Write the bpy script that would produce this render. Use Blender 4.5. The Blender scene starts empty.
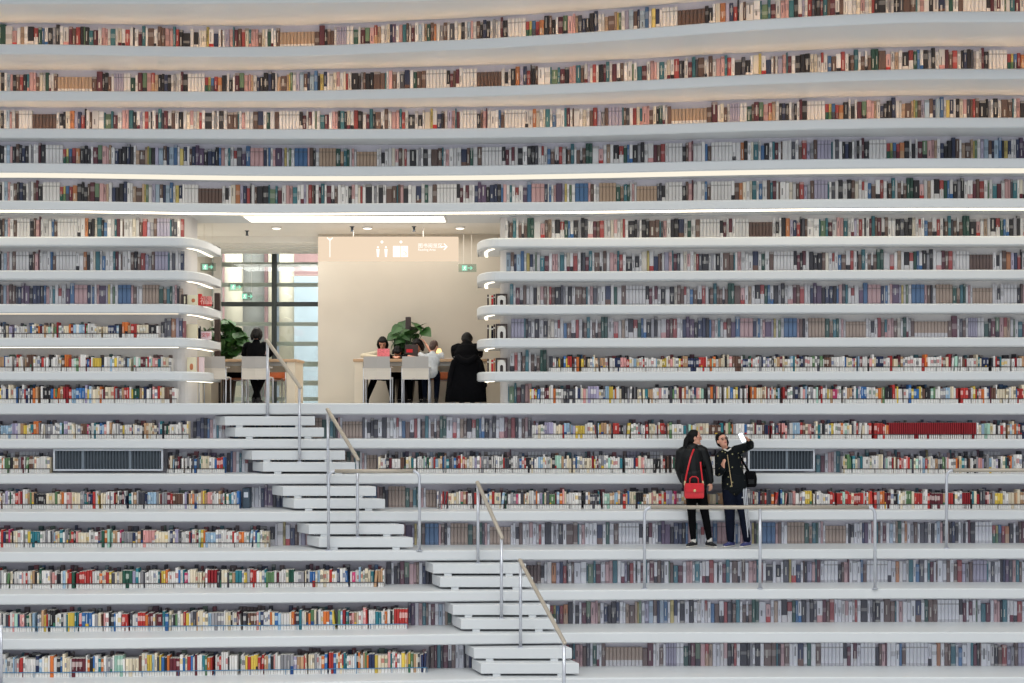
import bpy, math, random
from mathutils import Vector, Matrix
V = Vector
F = 1400.0; CX = 512.0; HY = 405.0; Z0 = 4.4; H = .55; TH = .155
scene = bpy.context.scene
COL = scene.collection

# ------------------------------------------------------------------ helpers
def P(px, py, d):
    """world point seen at photo pixel (px, py) at distance d from the camera"""
    return V(((px - CX) * d / F, d, Z0 + (HY - py) * d / F))
def lin(c):
    out = []
    for v in c:
        v = v / 255.0
        out.append(v / 12.92 if v <= .04045 else ((v + .055) / 1.055) ** 2.4)
    return tuple(out)

def tag(o, label=None, cat=None, group=None, kind=None):
    if label: o['label'] = label
    if cat: o['category'] = cat
    if group: o['group'] = group
    if kind: o['kind'] = kind
    return o
def empty(name, loc=(0, 0, 0), rz=0.0):
    o = bpy.data.objects.new(name, None); COL.objects.link(o)
    o.location = loc; o.rotation_euler = (0, 0, rz); o.empty_display_size = .1
    return o

class MB:
    def __init__(s): s.v = []; s.f = []; s.c = []
    def face(s, idx, col=None): s.f.append(tuple(idx)); s.c.append(col)
    def poly(s, pts, col=None):
        b = len(s.v); s.v += [tuple(p) for p in pts]; s.face(range(b, b + len(pts)), col)
    def box(s, x0, x1, y0, y1, z0, z1, col=None, bev=0.0):
        if bev > 0:
            # chamfered on the vertical and horizontal edges: 24-vert box
            b = bev; pr = []
            for (z, i) in ((z0, b), (z0 + b, 0), (z1 - b, 0), (z1, b)):
                pr.append([(x0 + i + b, y0 + i, z), (x1 - i - b, y0 + i, z), (x1 - i, y0 + i + b, z), (x1 - i, y1 - i - b, z),
                           (x1 - i - b, y1 - i, z), (x0 + i + b, y1 - i, z), (x0 + i, y1 - i - b, z), (x0 + i, y0 + i + b, z)])
            s.loft(pr, col); return
        b = len(s.v)
        s.v += [(x0, y0, z0), (x1, y0, z0), (x1, y1, z0), (x0, y1, z0), (x0, y0, z1), (x1, y0, z1), (x1, y1, z1), (x0, y1, z1)]
        for q in ((0, 3, 2, 1), (4, 5, 6, 7), (0, 1, 5, 4), (1, 2, 6, 5), (2, 3, 7, 6), (3, 0, 4, 7)):
            s.face([b + i for i in q], col)
    def loft(s, rings, col=None, caps=True):
        n = len(rings[0]); b = len(s.v)
        for r in rings: s.v += [tuple(p) for p in r]
        for i in range(len(rings) - 1):
            for j in range(n):
                k = (j + 1) % n
                s.face((b + i * n + j, b + i * n + k, b + (i + 1) * n + k, b + (i + 1) * n + j), col)
        if caps:
            s.face([b + j for j in reversed(range(n))], col)
            s.face([b + (len(rings) - 1) * n + j for j in range(n)], col)
    def tube(s, pts, rad, side=None, n=12, col=None, round_ends=True, square=False):
        pts = [V(p) for p in pts]
        rad = [(r if isinstance(r, (tuple, list)) else (r, r)) for r in (rad if isinstance(rad, (list,)) else [rad] * len(pts))]
        T = []
        for i in range(len(pts)):
            t = pts[min(i + 1, len(pts) - 1)] - pts[max(i - 1, 0)]
            T.append(t.normalized() if t.length > 1e-9 else V((0, 0, 1)))
        sd = V(side) if side is not None else (V((1, 0, 0)) if abs(T[0].x) < .8 else V((0, 1, 0)))
        rings = []
        def ring(c, t, a, b):
            nonlocal sd
            u = (sd - t * sd.dot(t))
            if u.length < 1e-5: u = t.orthogonal()
            u.normalize(); w = t.cross(u)
            if side is None: sd = u
            if square:
                return [c + u * a + w * b, c - u * a + w * b, c - u * a - w * b, c + u * a - w * b]
            return [c + u * (a * math.cos(2 * math.pi * k / n)) + w * (b * math.sin(2 * math.pi * k / n)) for k in range(n)]
        if round_ends and not square:
            a, b = rad[0]; m = min(a, b)
            for q in (75, 45, 20):
                cs, sn = math.cos(math.radians(q)), math.sin(math.radians(q))
                rings.append(ring(pts[0] - T[0] * m * sn, T[0], a * cs, b * cs))
        for p, t, (a, b) in zip(pts, T, rad): rings.append(ring(p, t, a, b))
        if round_ends and not square:
            a, b = rad[-1]; m = min(a, b)
            for q in (20, 45, 75):
                cs, sn = math.cos(math.radians(q)), math.sin(math.radians(q))
                rings.append(ring(pts[-1] + T[-1] * m * sn, T[-1], a * cs, b * cs))
        s.loft(rings, col)
    def ell(s, c, r, ax=None, n=14, m=9, col=None):
        c = V(c)
        X, Y, Z = ax if ax else (V((1, 0, 0)), V((0, 1, 0)), V((0, 0, 1)))
        rings = []
        for i in range(1, m):
            th = math.pi * i / m
            rings.append([c - Z * (r[2] * math.cos(th)) + X * (r[0] * math.sin(th) * math.cos(2 * math.pi * k / n)) + Y * (r[1] * math.sin(th) * math.sin(2 * math.pi * k / n)) for k in range(n)])
        s.loft(rings, col)
    def mesh(s, name, mat, smooth=False):
        me = bpy.data.meshes.new(name)
        me.from_pydata([tuple(p) for p in s.v], [], s.f)
        if any(c is not None for c in s.c):
            ca = me.color_attributes.new('Col', 'FLOAT_COLOR', 'CORNER')
            buf = []
            for p, c in zip(me.polygons, s.c):
                c = c or (.8, .8, .8)
                buf += [c[0], c[1], c[2], 1.0] * p.loop_total
            ca.data.foreach_set('color', buf)
        me.materials.append(mat)
        if smooth: me.polygons.foreach_set('use_smooth', [True] * len(me.polygons))
        me.update()
        return me
    def build(s, name, mat, parent=None, smooth=False, loc=None):
        o = bpy.data.objects.new(name, s.mesh(name, mat, smooth)); COL.objects.link(o)
        if parent is not None: o.parent = parent
        if loc is not None: o.location = loc
        return o

def remesh(o, voxel, smooth_it=2):
    m = o.modifiers.new('r', 'REMESH'); m.mode = 'VOXEL'; m.voxel_size = voxel; m.use_smooth_shade = True
    if smooth_it:
        k = o.modifiers.new('s', 'SMOOTH'); k.factor = .5; k.iterations = smooth_it
    dg = bpy.context.evaluated_depsgraph_get(); dg.update()
    me = bpy.data.meshes.new_from_object(o.evaluated_get(dg))
    old = o.data; o.modifiers.clear(); mat = old.materials[0] if old.materials else None
    o.data = me
    if mat and not me.materials: me.materials.append(mat)
    me.polygons.foreach_set('use_smooth', [True] * len(me.polygons))
    return o

# ------------------------------------------------------------------ materials
def mat(name, rgb, rough=.5, metal=0.0, var=.04, scale=3.0, bump=0.0, spec=.5, coat=0.0):
    m = bpy.data.materials.new(name); m.use_nodes = True
    nt = m.node_tree; b = nt.nodes['Principled BSDF']
    c = lin(rgb)
    tc = nt.nodes.new('ShaderNodeTexCoord'); nz = nt.nodes.new('ShaderNodeTexNoise')
    nz.inputs['Scale'].default_value = scale; nz.inputs['Detail'].default_value = 4
    nt.links.new(tc.outputs['Object'], nz.inputs['Vector'])
    r = nt.nodes.new('ShaderNodeValToRGB')
    r.color_ramp.elements[0].position = .3; r.color_ramp.elements[1].position = .7
    r.color_ramp.elements[0].color = tuple(max(0, x * (1 - var)) for x in c) + (1,)
    r.color_ramp.elements[1].color = tuple(min(1, x * (1 + var)) for x in c) + (1,)
    nt.links.new(nz.outputs['Fac'], r.inputs['Fac']); nt.links.new(r.outputs['Color'], b.inputs['Base Color'])
    b.inputs['Roughness'].default_value = rough; b.inputs['Metallic'].default_value = metal
    b.inputs['Specular IOR Level'].default_value = spec
    if coat: b.inputs['Coat Weight'].default_value = coat
    if bump:
        bp = nt.nodes.new('ShaderNodeBump'); bp.inputs['Strength'].default_value = bump
        n2 = nt.nodes.new('ShaderNodeTexNoise'); n2.inputs['Scale'].default_value = scale * 12
        nt.links.new(tc.outputs['Object'], n2.inputs['Vector'])
        nt.links.new(n2.outputs['Fac'], bp.inputs['Height']); nt.links.new(bp.outputs['Normal'], b.inputs['Normal'])
    return m
def emit(name, rgb, st):
    m = bpy.data.materials.new(name); m.use_nodes = True
    nt = m.node_tree; nt.nodes.clear()
    e = nt.nodes.new('ShaderNodeEmission'); o = nt.nodes.new('ShaderNodeOutputMaterial')
    e.inputs['Color'].default_value = lin(rgb) + (1,); e.inputs['Strength'].default_value = st
    nt.links.new(e.outputs[0], o.inputs[0]); return m
def glass(name, rgb, mixf=.12, rough=.02):
    m = bpy.data.materials.new(name); m.use_nodes = True
    nt = m.node_tree; nt.nodes.clear()
    t = nt.nodes.new('ShaderNodeBsdfTransparent'); g = nt.nodes.new('ShaderNodeBsdfGlossy'); x = nt.nodes.new('ShaderNodeMixShader')
    o = nt.nodes.new('ShaderNodeOutputMaterial')
    t.inputs[0].default_value = lin(rgb) + (1,); g.inputs['Roughness'].default_value = rough
    x.inputs[0].default_value = mixf
    nt.links.new(t.outputs[0], x.inputs[1]); nt.links.new(g.outputs[0], x.inputs[2]); nt.links.new(x.outputs[0], o.inputs[0]); return m

M = {}
M['shelf'] = mat('white_lacquer', (216, 219, 221), .42, var=.012, scale=.8, spec=.35)
M['tread_top'] = M['shelf']
M['wall'] = mat('perforated_panel', (206, 202, 212), .6, var=.02, scale=30)
M['plaster'] = mat('warm_plaster', (206, 198, 184), .7, var=.02, scale=2)
M['ceil'] = mat('ceiling_paint', (240, 238, 232), .7, var=.02)
M['floor'] = mat('pale_floor', (205, 205, 202), .35, var=.03)
M['steel'] = mat('brushed_steel', (205, 208, 216), .35, metal=.55, var=.05, scale=20)
M['bronze'] = mat('bronze_rail', (182, 172, 158), .45, metal=.35, var=.05, scale=20)
M['wire'] = mat('dark_wire', (60, 48, 48), .5, metal=.4)
M['wire_blue'] = mat('blue_wire', (60, 120, 160), .5)
M['ventframe'] = mat('vent_frame', (205, 210, 218), .4, var=.01)
M['ventdark'] = mat('vent_dark', (52, 62, 72), .6)
M['ventslat'] = mat('vent_slat', (120, 130, 140), .45, metal=.3)
M['led'] = emit('led_warm', (255, 244, 220), 2.6)
M['ledsoft'] = emit('led_soft', (255, 236, 205), 1.5)
M['ledstrong'] = emit('led_strong', (255, 238, 205), 4.5)
M['trough'] = emit('led_trough', (255, 247, 228), 1.0)
M['glow'] = emit('led_glow', (255, 206, 152), 12.0)
M['panel'] = emit('panel_light', (255, 250, 240), 2.2)
M['spot'] = emit('spot_light', (255, 245, 230), 3.0)
M['chairgrey'] = mat('chair_grey', (178, 172, 166), .5, var=.01)
M['chaircream'] = mat('chair_cream', (214, 204, 190), .5, var=.01)
M['white'] = mat('white_plastic', (225, 220, 212), .45, var=.02)
M['cream'] = mat('cream_laminate', (222, 208, 186), .5, var=.03)
M['wood'] = mat('pale_wood', (196, 160, 124), .5, var=.1, scale=8)
M['orange'] = mat('orange_plywood', (196, 118, 76), .5, var=.08, scale=8)
M['tablegrey'] = mat('grey_laminate', (150, 146, 140), .5, var=.03)
M['darkpost'] = mat('dark_brown_post', (58, 44, 42), .5)
M['leaf'] = mat('leaf_green', (46, 88, 38), .45, var=.45, scale=7, spec=.5)
M['pot'] = mat('dark_pot', (70, 58, 52), .5)
M['mull'] = mat('dark_mullion', (52, 58, 58), .5, metal=.3)
M['band'] = mat('grey_blind_band', (196, 190, 178), .6)
M['glass'] = glass('window_glass', (240, 246, 246), .06)
M['signglass'] = glass('sign_glass', (225, 235, 228), .10)
M['skin'] = mat('skin', (214, 158, 134), .5, var=.05, scale=30)
M['hair'] = mat('black_hair', (11, 9, 9), .55, var=.3, scale=60, spec=.2)
M['hairbrown'] = mat('brown_hair', (70, 46, 36), .5, var=.3, scale=60)
M['blackleather'] = mat('black_leather', (12, 14, 16), .45, var=.4, scale=12, bump=.25, spec=.28)
M['blackcloth'] = mat('black_cloth', (9, 9, 12), .9, var=.3, scale=15, bump=.2, spec=.10)
M['navy'] = mat('navy_cloth', (14, 20, 36), .85, var=.2, scale=15, spec=.12)
M['beigeknit'] = mat('beige_knit', (206, 196, 172), .8, var=.08, scale=40)
M['greyshirt'] = mat('grey_shirt', (188, 192, 196), .8, var=.12, scale=25)
M['redleather'] = mat('red_leather', (205, 22, 36), .35, var=.08, scale=20)
M['gold'] = mat('gold_metal', (222, 196, 150), .3, metal=.8)
M['shoeblack'] = mat('shoe_black', (28, 28, 32), .6)
M['shoewhite'] = mat('shoe_white', (226, 222, 212), .5)
M['shoeblue'] = mat('shoe_blue', (62, 66, 116), .55, var=.3, scale=25)
M['stripe'] = mat('white_stripe', (205, 208, 214), .7)
M['eye'] = mat('eye_dark', (30, 22, 20), .3)
M['lip'] = mat('lip', (176, 98, 92), .5)
M['phone'] = emit('phone_screen', (235, 245, 255), 2.6)
M['phonebody'] = mat('phone_body', (210, 214, 220), .3)
M['redbox'] = mat('red_card', (214, 48, 46), .5, var=.04)
M['redprint'] = mat('pale_print', (246, 190, 180), .5)
M['pinkbox'] = mat('pink_white_card', (238, 214, 218), .5)
M['creamcard'] = mat('cream_card', (232, 222, 190), .5)
M['pinkcloth'] = mat('pink_print', (222, 120, 130), .7, var=.35, scale=60)
M['greenlight'] = emit('green_exit', (160, 240, 208), .95)
M['signface'] = emit('peach_sign', (250, 226, 198), .95)
M['signwhite'] = emit('sign_white', (255, 250, 244), 1.3)
M['extcol'] = mat('cream_column', (214, 200, 176), .7)
M['extpink'] = mat('pink_facade', (206, 160, 156), .8, var=.12, scale=5)
M['extblue'] = mat('pale_blue_panel', (222, 234, 240), .6)
M['extdark'] = mat('grey_concrete', (150, 146, 138), .8)  # plain grey concrete of one column beyond the window

def spotted(name, base, spots):
    m = bpy.data.materials.new(name); m.use_nodes = True
    nt = m.node_tree; b = nt.nodes['Principled BSDF']
    tc = nt.nodes.new('ShaderNodeTexCoord'); vo = nt.nodes.new('ShaderNodeTexVoronoi')
    vo.inputs['Scale'].default_value = 13.0; vo.inputs['Randomness'].default_value = 1.0
    nt.links.new(tc.outputs['Object'], vo.inputs['Vector'])
    r = nt.nodes.new('ShaderNodeValToRGB'); r.color_ramp.interpolation = 'CONSTANT'
    r.color_ramp.elements[0].color = (1, 1, 1, 1); r.color_ramp.elements[1].color = (0, 0, 0, 1); r.color_ramp.elements[1].position = .17
    nt.links.new(vo.outputs['Distance'], r.inputs['Fac'])
    mx = nt.nodes.new('ShaderNodeMix'); mx.data_type = 'RGBA'
    mx.inputs['A'].default_value = lin(base) + (1,); mx.inputs['B'].default_value = lin(spots) + (1,)
    nt.links.new(r.outputs['Color'], mx.inputs['Factor']); nt.links.new(mx.outputs['Result'], b.inputs['Base Color'])
    b.inputs['Roughness'].default_value = .7; b.inputs['Specular IOR Level'].default_value = .15; return m
M['spotjacket'] = spotted('patterned_jacket', (12, 17, 21), (150, 146, 110))

def bookmat():
    m = bpy.data.materials.new('book_cover'); m.use_nodes = True
    nt = m.node_tree; b = nt.nodes['Principled BSDF']
    a = nt.nodes.new('ShaderNodeVertexColor'); a.layer_name = 'Col'
    g = nt.nodes.new('ShaderNodeNewGeometry'); nz = nt.nodes.new('ShaderNodeTexNoise'); nz.inputs['Scale'].default_value = 40
    nt.links.new(g.outputs['Position'], nz.inputs['Vector'])
    mx = nt.nodes.new('ShaderNodeMix'); mx.data_type = 'RGBA'; mx.blend_type = 'MULTIPLY'; mx.inputs['Factor'].default_value = .35
    nt.links.new(a.outputs['Color'], mx.inputs['A']); nt.links.new(nz.outputs['Color'], mx.inputs['B'])
    hs = nt.nodes.new('ShaderNodeMix'); hs.data_type = 'RGBA'; hs.inputs['Factor'].default_value = .3
    nt.links.new(a.outputs['Color'], hs.inputs['A']); nt.links.new(mx.outputs['Result'], hs.inputs['B'])
    nt.links.new(hs.outputs['Result'], b.inputs['Base Color'])
    b.inputs['Roughness'].default_value = .55; b.inputs['Specular IOR Level'].default_value = .35
    return m
M['book'] = bookmat()

# ------------------------------------------------------------------ shelf plan curves
# photo height of each tier's lower front edge at six columns -> its distance there
TAB = {
 11: (3.7, 3.0, 0, -10, -28, -42),
 10: (54, 56.5, 50, 41.5, 29.4, 22),
 9: (100.5, 100.8, 97, 92, 84, 79),
 8: (138, 138.6, 138, 135.5, 130.6, 127.5),
 7: (172.5, 175.6, 175.3, 173, 169.5, 168),
 6: (210, 213, 212, 211, 209, 208),
 -2: (484, 484, 484, 484, 484, 484),
 -3: (522, 522, 521.5, 521, 520.5, 520),
 -4: (562.5, 561.5, 560.7, 560, 559.5, 559),
 -5: (605, 603.5, 601.8, 600.5, 599.5, 599),
 -6: (650, 647.5, 645, 643.3, 643, 643),
}
PX = [0, 256, 450, 600, 768, 950]
def dtab(k):
    if k in TAB:
        z = k * H - TH
        return [F * z / (HY - y) for y in TAB[k]]
    return {5: [22.85, 22.85, 23.0, 23.0, 22.85, 22.75], 4: [22.85, 22.85, 23.0, 23.0, 22.85, 22.75], 3: [22.85, 22.85, 23.0, 23.0, 22.85, 22.75],
            2: [22.85, 22.85, 23.0, 23.0, 22.85, 22.75], 1: [22.85, 22.85, 23.0, 23.0, 22.85, 22.75],
            0: [22.87, 22.87, 23.0, 23.0, 22.87, 22.77], -1: [22.6, 22.6, 22.66, 22.66, 22.6, 22.55], -7: [19.2, 19.4, 19.6, 19.75, 19.8, 19.8], -8: [18.4] * 6}[k]
def hermite(xs, ys, x):
    if x <= xs[0]: return ys[0]
    if x >= xs[-1]: return ys[-1]
    for i in range(len(xs) - 1):
        if x <= xs[i + 1]: break
    def m(j):
        if j == 0 or j == len(xs) - 1: return 0.0
        return (ys[j + 1] - ys[j - 1]) / (xs[j + 1] - xs[j - 1])
    h = xs[i + 1] - xs[i]; t = (x - xs[i]) / h
    return ((2 * t ** 3 - 3 * t * t + 1) * ys[i] + (t ** 3 - 2 * t * t + t) * h * m(i) + (-2 * t ** 3 + 3 * t * t) * ys[i + 1] + (t ** 3 - t * t) * h * m(i + 1))
CURVE = {}
for k in range(-8, 12):
    ys = dtab(k); pts = []
    for px in range(-400, 1425, 12):
        d = hermite(PX, ys, px); pts.append(((px - CX) * d / F, d))
    CURVE[k] = pts
def DX(k, X):
    pts = CURVE[k]
    if X <= pts[0][0]: return pts[0][1]
    lo, hi = 0, len(pts) - 1
    while hi - lo > 1:
        m = (lo + hi) // 2
        if pts[m][0] <= X: lo = m
        else: hi = m
    a, b = pts[lo], pts[hi]; t = min(1, max(0, (X - a[0]) / (b[0] - a[0])))
    return a[1] + (b[1] - a[1]) * t
def front(k, X): return max(DX(k, X), DX(k + 1, X) if k < 11 else 0)
PRINT = {k: (.34 if k < 0 else .24) for k in range(-8, 12)}
def pk(k, X):
    if 0 <= k <= 5: return DX(3, X) + .3
    return front(k, X) + PRINT[k]
def ztop(k): return Z0 + k * H + (.03 if k == 0 else 0)
ORD = ['', 'first', 'second', 'third', 'fourth', 'fifth', 'sixth', 'seventh', 'eighth', 'ninth', 'tenth', 'eleventh', 'twelfth', 'thirteenth',
       'fourteenth', 'fifteenth', 'sixteenth', 'seventeenth', 'eighteenth', 'nineteenth', 'twentieth']

# ------------------------------------------------------------------ shelf slabs
def slab(name, line, backY, zt, zb, bev=.018, m='shelf', parent=None):
    """line: list of (X, Y) left to right; profile swept along it, flat slab reaching back to backY(X)"""
    n = len(line); mb = MB(); N = []
    for i in range(n):
        a = line[max(0, i - 1)]; b = line[min(n - 1, i + 1)]
        tx, ty = b[0] - a[0], b[1] - a[1]; l = math.hypot(tx, ty) or 1
        N.append((-ty / l, tx / l))          # inward (towards +Y) normal
    prof = [(None, zb), (bev, zb), (0, zb + bev), (0, zt - bev), (bev, zt), (None, zt)]
    rows = []
    for (off, z) in prof:
        row = []
        for i, (x, y) in enumerate(line):
            if off is None: row.append((x, max(backY(x), y + .02), z))
            else: row.append((x + N[i][0] * off, y + N[i][1] * off, z))
        rows.append(row)
    for r in rows: mb.v += r
    for a in range(5):
        for i in range(n - 1):
            mb.face((a * n + i, a * n + i + 1, (a + 1) * n + i + 1, (a + 1) * n + i))
    for i in range(n - 1):
        mb.face((5 * n + i, 5 * n + i + 1, i + 1, i))
    mb.face([a * n for a in range(6)]); mb.face([a * n + n - 1 for a in reversed(range(6))])
    o = mb.build(name, M[m], parent)
    return o
def ribbon(line, off0, off1, z, name, m, i0=0, i1=None, up=False):
    n = len(line); i1 = n if i1 is None else i1; mb = MB(); A = []; B = []
    for i in range(i0, i1):
        a = line[max(0, i - 1)]; b = line[min(n - 1, i + 1)]
        tx, ty = b[0] - a[0], b[1] - a[1]; l = math.hypot(tx, ty) or 1
        nx, ny = -ty / l, tx / l
        A.append((line[i][0] + nx * off0, line[i][1] + ny * off0)); B.append((line[i][0] + nx * off1, line[i][1] + ny * off1))
    t = .008
    for i in range(len(A) - 1):
        ring = lambda j: [(A[j][0], A[j][1], z), (B[j][0], B[j][1], z), (B[j][0], B[j][1], z + t), (A[j][0], A[j][1], z + t)]
        mb.loft([ring(i), ring(i + 1)], caps=False)
    return mb.build(name, M[m])

rowword = lambda k: ORD[11 - k]
for k in list(range(6, 12)):
    o = slab('curved_shelf', CURVE[k], lambda x: 24.2, ztop(k), Z0 + k * H - TH)
    tag(o, ('white curved shelf band carrying the %s row of books from the top, full width' % rowword(k)) if k < 11 else
        'white curved ceiling band above the topmost row of books', 'shelf', 'long curved shelves')
LE, RE = -5.10, -.60
def tower_line(k, side):
    if side < 0:
        c = (-5.50, DX(k, -5.5)); L = [p for p in CURVE[k] if p[0] < c[0] - .02]
        a, b = -LE + -5.5, .85
        for q in range(0, 91, 9):
            t = math.radians(q)
            L.append((c[0] + (LE + 5.5) * math.sin(t), c[1] + b * (1 - math.cos(t))))
        L.append((LE + .001, 24.5)); return L
    cx = -.22; c = (cx, DX(k, cx)); L = [(RE - .001, 24.5)]
    for q in range(90, -1, -9):
        t = math.radians(q)
        L.append((cx - (cx - RE) * math.sin(t), c[1] + .9 * (1 - math.cos(t))))
    L += [p for p in CURVE[k] if p[0] > cx + .02]
    return L
for k in range(1, 6):
    for sd in (-1, 1):
        L = tower_line(k, sd)
        o = slab('tower_shelf', L, lambda x: 24.5, ztop(k), Z0 + k * H - TH, bev=.022)
        tag(o, 'white rounded shelf carrying the %s row of books, %s of the reading room opening' % (rowword(k), 'left' if sd < 0 else 'right'), 'shelf',
            'rounded shelves %s of the opening' % ('left' if sd < 0 else 'right'))
        # led streak round the shelf end
        n = len(L)
        if sd < 0: r = ribbon(L, .13, .18, ztop(k) - TH - .010, 'light_strip', 'led', n - 7, n)
        else: r = ribbon(L, .13, .18, ztop(k) - TH - .010, 'light_strip', 'led', 0, 8)
        tag(r, 'curved light strip under the %s-row shelf end, %s of the opening' % (rowword(k), 'left' if sd < 0 else 'right'), 'light strip', 'light strips under rounded shelf ends')
# reading room floor slab, terraces and ground
o = slab('terrace_step', CURVE[0], lambda x: 29.0, ztop(0), Z0 - TH)
tag(o, 'white floor edge of the reading room, carrying the eleventh row of books', 'terrace')
for k in range(-1, -9, -1):
    o = slab('terrace_step', CURVE[k], lambda x, k=k: DX(k + 1, x) + .9, ztop(k), Z0 + k * H - TH)
    tag(o, ('white terrace step carrying the %s row of books from the top' % ORD[11 - k] if k > -8 else 'lowest white terrace step below the last row of books'), 'terrace', 'white terrace steps')
g = MB(); g.box(-26, 26, -3, 19.4, -.2, -.005)
tag(g.build('floor', M['floor']), kind='structure')

# back panels behind the books
def wallstrip(mb, k, X0, X1, extra=.062):
    n = max(2, int((X1 - X0) / .4)); z0 = ztop(k); z1 = Z0 + (k + 1) * H - TH
    if k == 0: z0 = ztop(0)
    pts = []
    for i in range(n + 1):
        X = X0 + (X1 - X0) * i / n; pts.append((X, pk(k, X) + extra))
    for i in range(n):
        (xa, ya), (xb, yb) = pts[i], pts[i + 1]
        mb.loft([[(xa, ya, z0), (xa, ya + .03, z0), (xa, ya + .03, z1), (xa, ya, z1)], [(xb, yb, z0), (xb, yb + .03, z0), (xb, yb + .03, z1), (xb, yb, z1)]])
wb = MB()
for k in list(range(6, 11)) + list(range(-8, 0)): wallstrip(wb, k, -17.5, 17.5)
tag(wb.build('wall_back', M['wall']), kind='structure')
def tower_wall(name, sd):
    mb = MB(); pts = []
    if sd < 0:
        X1 = -5.36
        for i in range(31): X = -17 + (X1 - .25 + 17) * i / 30; pts.append((X, pk(3, X) + .062))
        y0 = pts[-1][1]
        for q in range(15, 91, 15): t = math.radians(q); pts.append((X1 - .25 + .25 * math.sin(t), y0 + .25 * (1 - math.cos(t))))
        pts.append((X1, 23.85)); pts.append((X1 - .2, 23.9)); pts.append((-17, 23.9))
    else:
        X0 = -.20
        pts.append((17, 24.6)); pts.append((X0 + .2, 24.6)); pts.append((X0, 24.55)); yy = pk(3, X0) + .062
        for q in range(90, -1, -15): t = math.radians(q); pts.append((X0 + .25 - .25 * math.sin(t), yy + .25 * (1 - math.cos(t))))
        for i in range(31): X = X0 + .3 + (17 - X0 - .3) * i / 30; pts.append((X, pk(3, X) + .062))
    mb.loft([[(x, y, ztop(0) - .01) for x, y in pts], [(x, y, Z0 + 6 * H - TH) for x, y in pts]])
    tag(mb.build(name, M['wall_tower']), kind='structure')
M['wall_tower'] = mat('tower_panel', (216, 212, 210), .6, var=.02, scale=30)
tower_wall('wall_left', -1); tower_wall('wall_right', 1)

# light strips along the shelves
for k, wd in ((7, .42), (6, .16)):
    r = ribbon(CURVE[k], .025, .025 + wd, Z0 + k * H - TH - .009, 'light_strip', 'trough' if k == 7 else 'ledstrong')
    tag(r, 'long cream light strip under the shelf of the %s book row' % rowword(k), 'light strip')
for k in (10, 9, 8):
    r = ribbon(CURVE[k], .085, .115, ztop(k) - .0072, 'light_strip', 'glow')
    tag(r, 'warm light strip at the foot of the %s row of books' % rowword(k), 'light strip')
for k in (2, 3):
    L = tower_line(k, -1)
    r = ribbon(L, .05, .09, Z0 + k * H - TH - .009, 'light_strip', 'ledsoft' if k == 3 else 'led', 0, len(L) - 10)
    tag(r, 'straight light strip under the left shelf of the %s book row' % rowword(k), 'light strip')

# ------------------------------------------------------------------ books
CN = {'k': ('black', (44, 42, 46)), 'd': ('charcoal', (74, 74, 82)), 'n': ('navy', (44, 54, 88)), 'm': ('maroon', (104, 42, 52)), 'r': ('red', (184, 58, 54)),
      'o': ('orange', (216, 118, 58)), 'y': ('yellow', (222, 192, 84)), 'g': ('dark green', (40, 86, 70)), 'G': ('green', (98, 132, 92)), 't': ('teal', (46, 118, 130)),
      'b': ('blue', (56, 108, 168)), 'l': ('light blue', (158, 186, 208)), 'p': ('pink', (218, 156, 152)), 'u': ('purple', (92, 66, 98)), 'v': ('lilac', (172, 164, 192)),
      'w': ('white', (228, 224, 220)), 'c': ('cream', (228, 214, 188)), 'a': ('tan', (190, 152, 118)), 'h': ('brown', (108, 78, 66)), 'e': ('grey', (150, 148, 152)),
      'x': ('crimson', (150, 36, 44)), 'i': ('magenta', (196, 66, 112)), 'z': ('mint', (170, 208, 190))}
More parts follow.
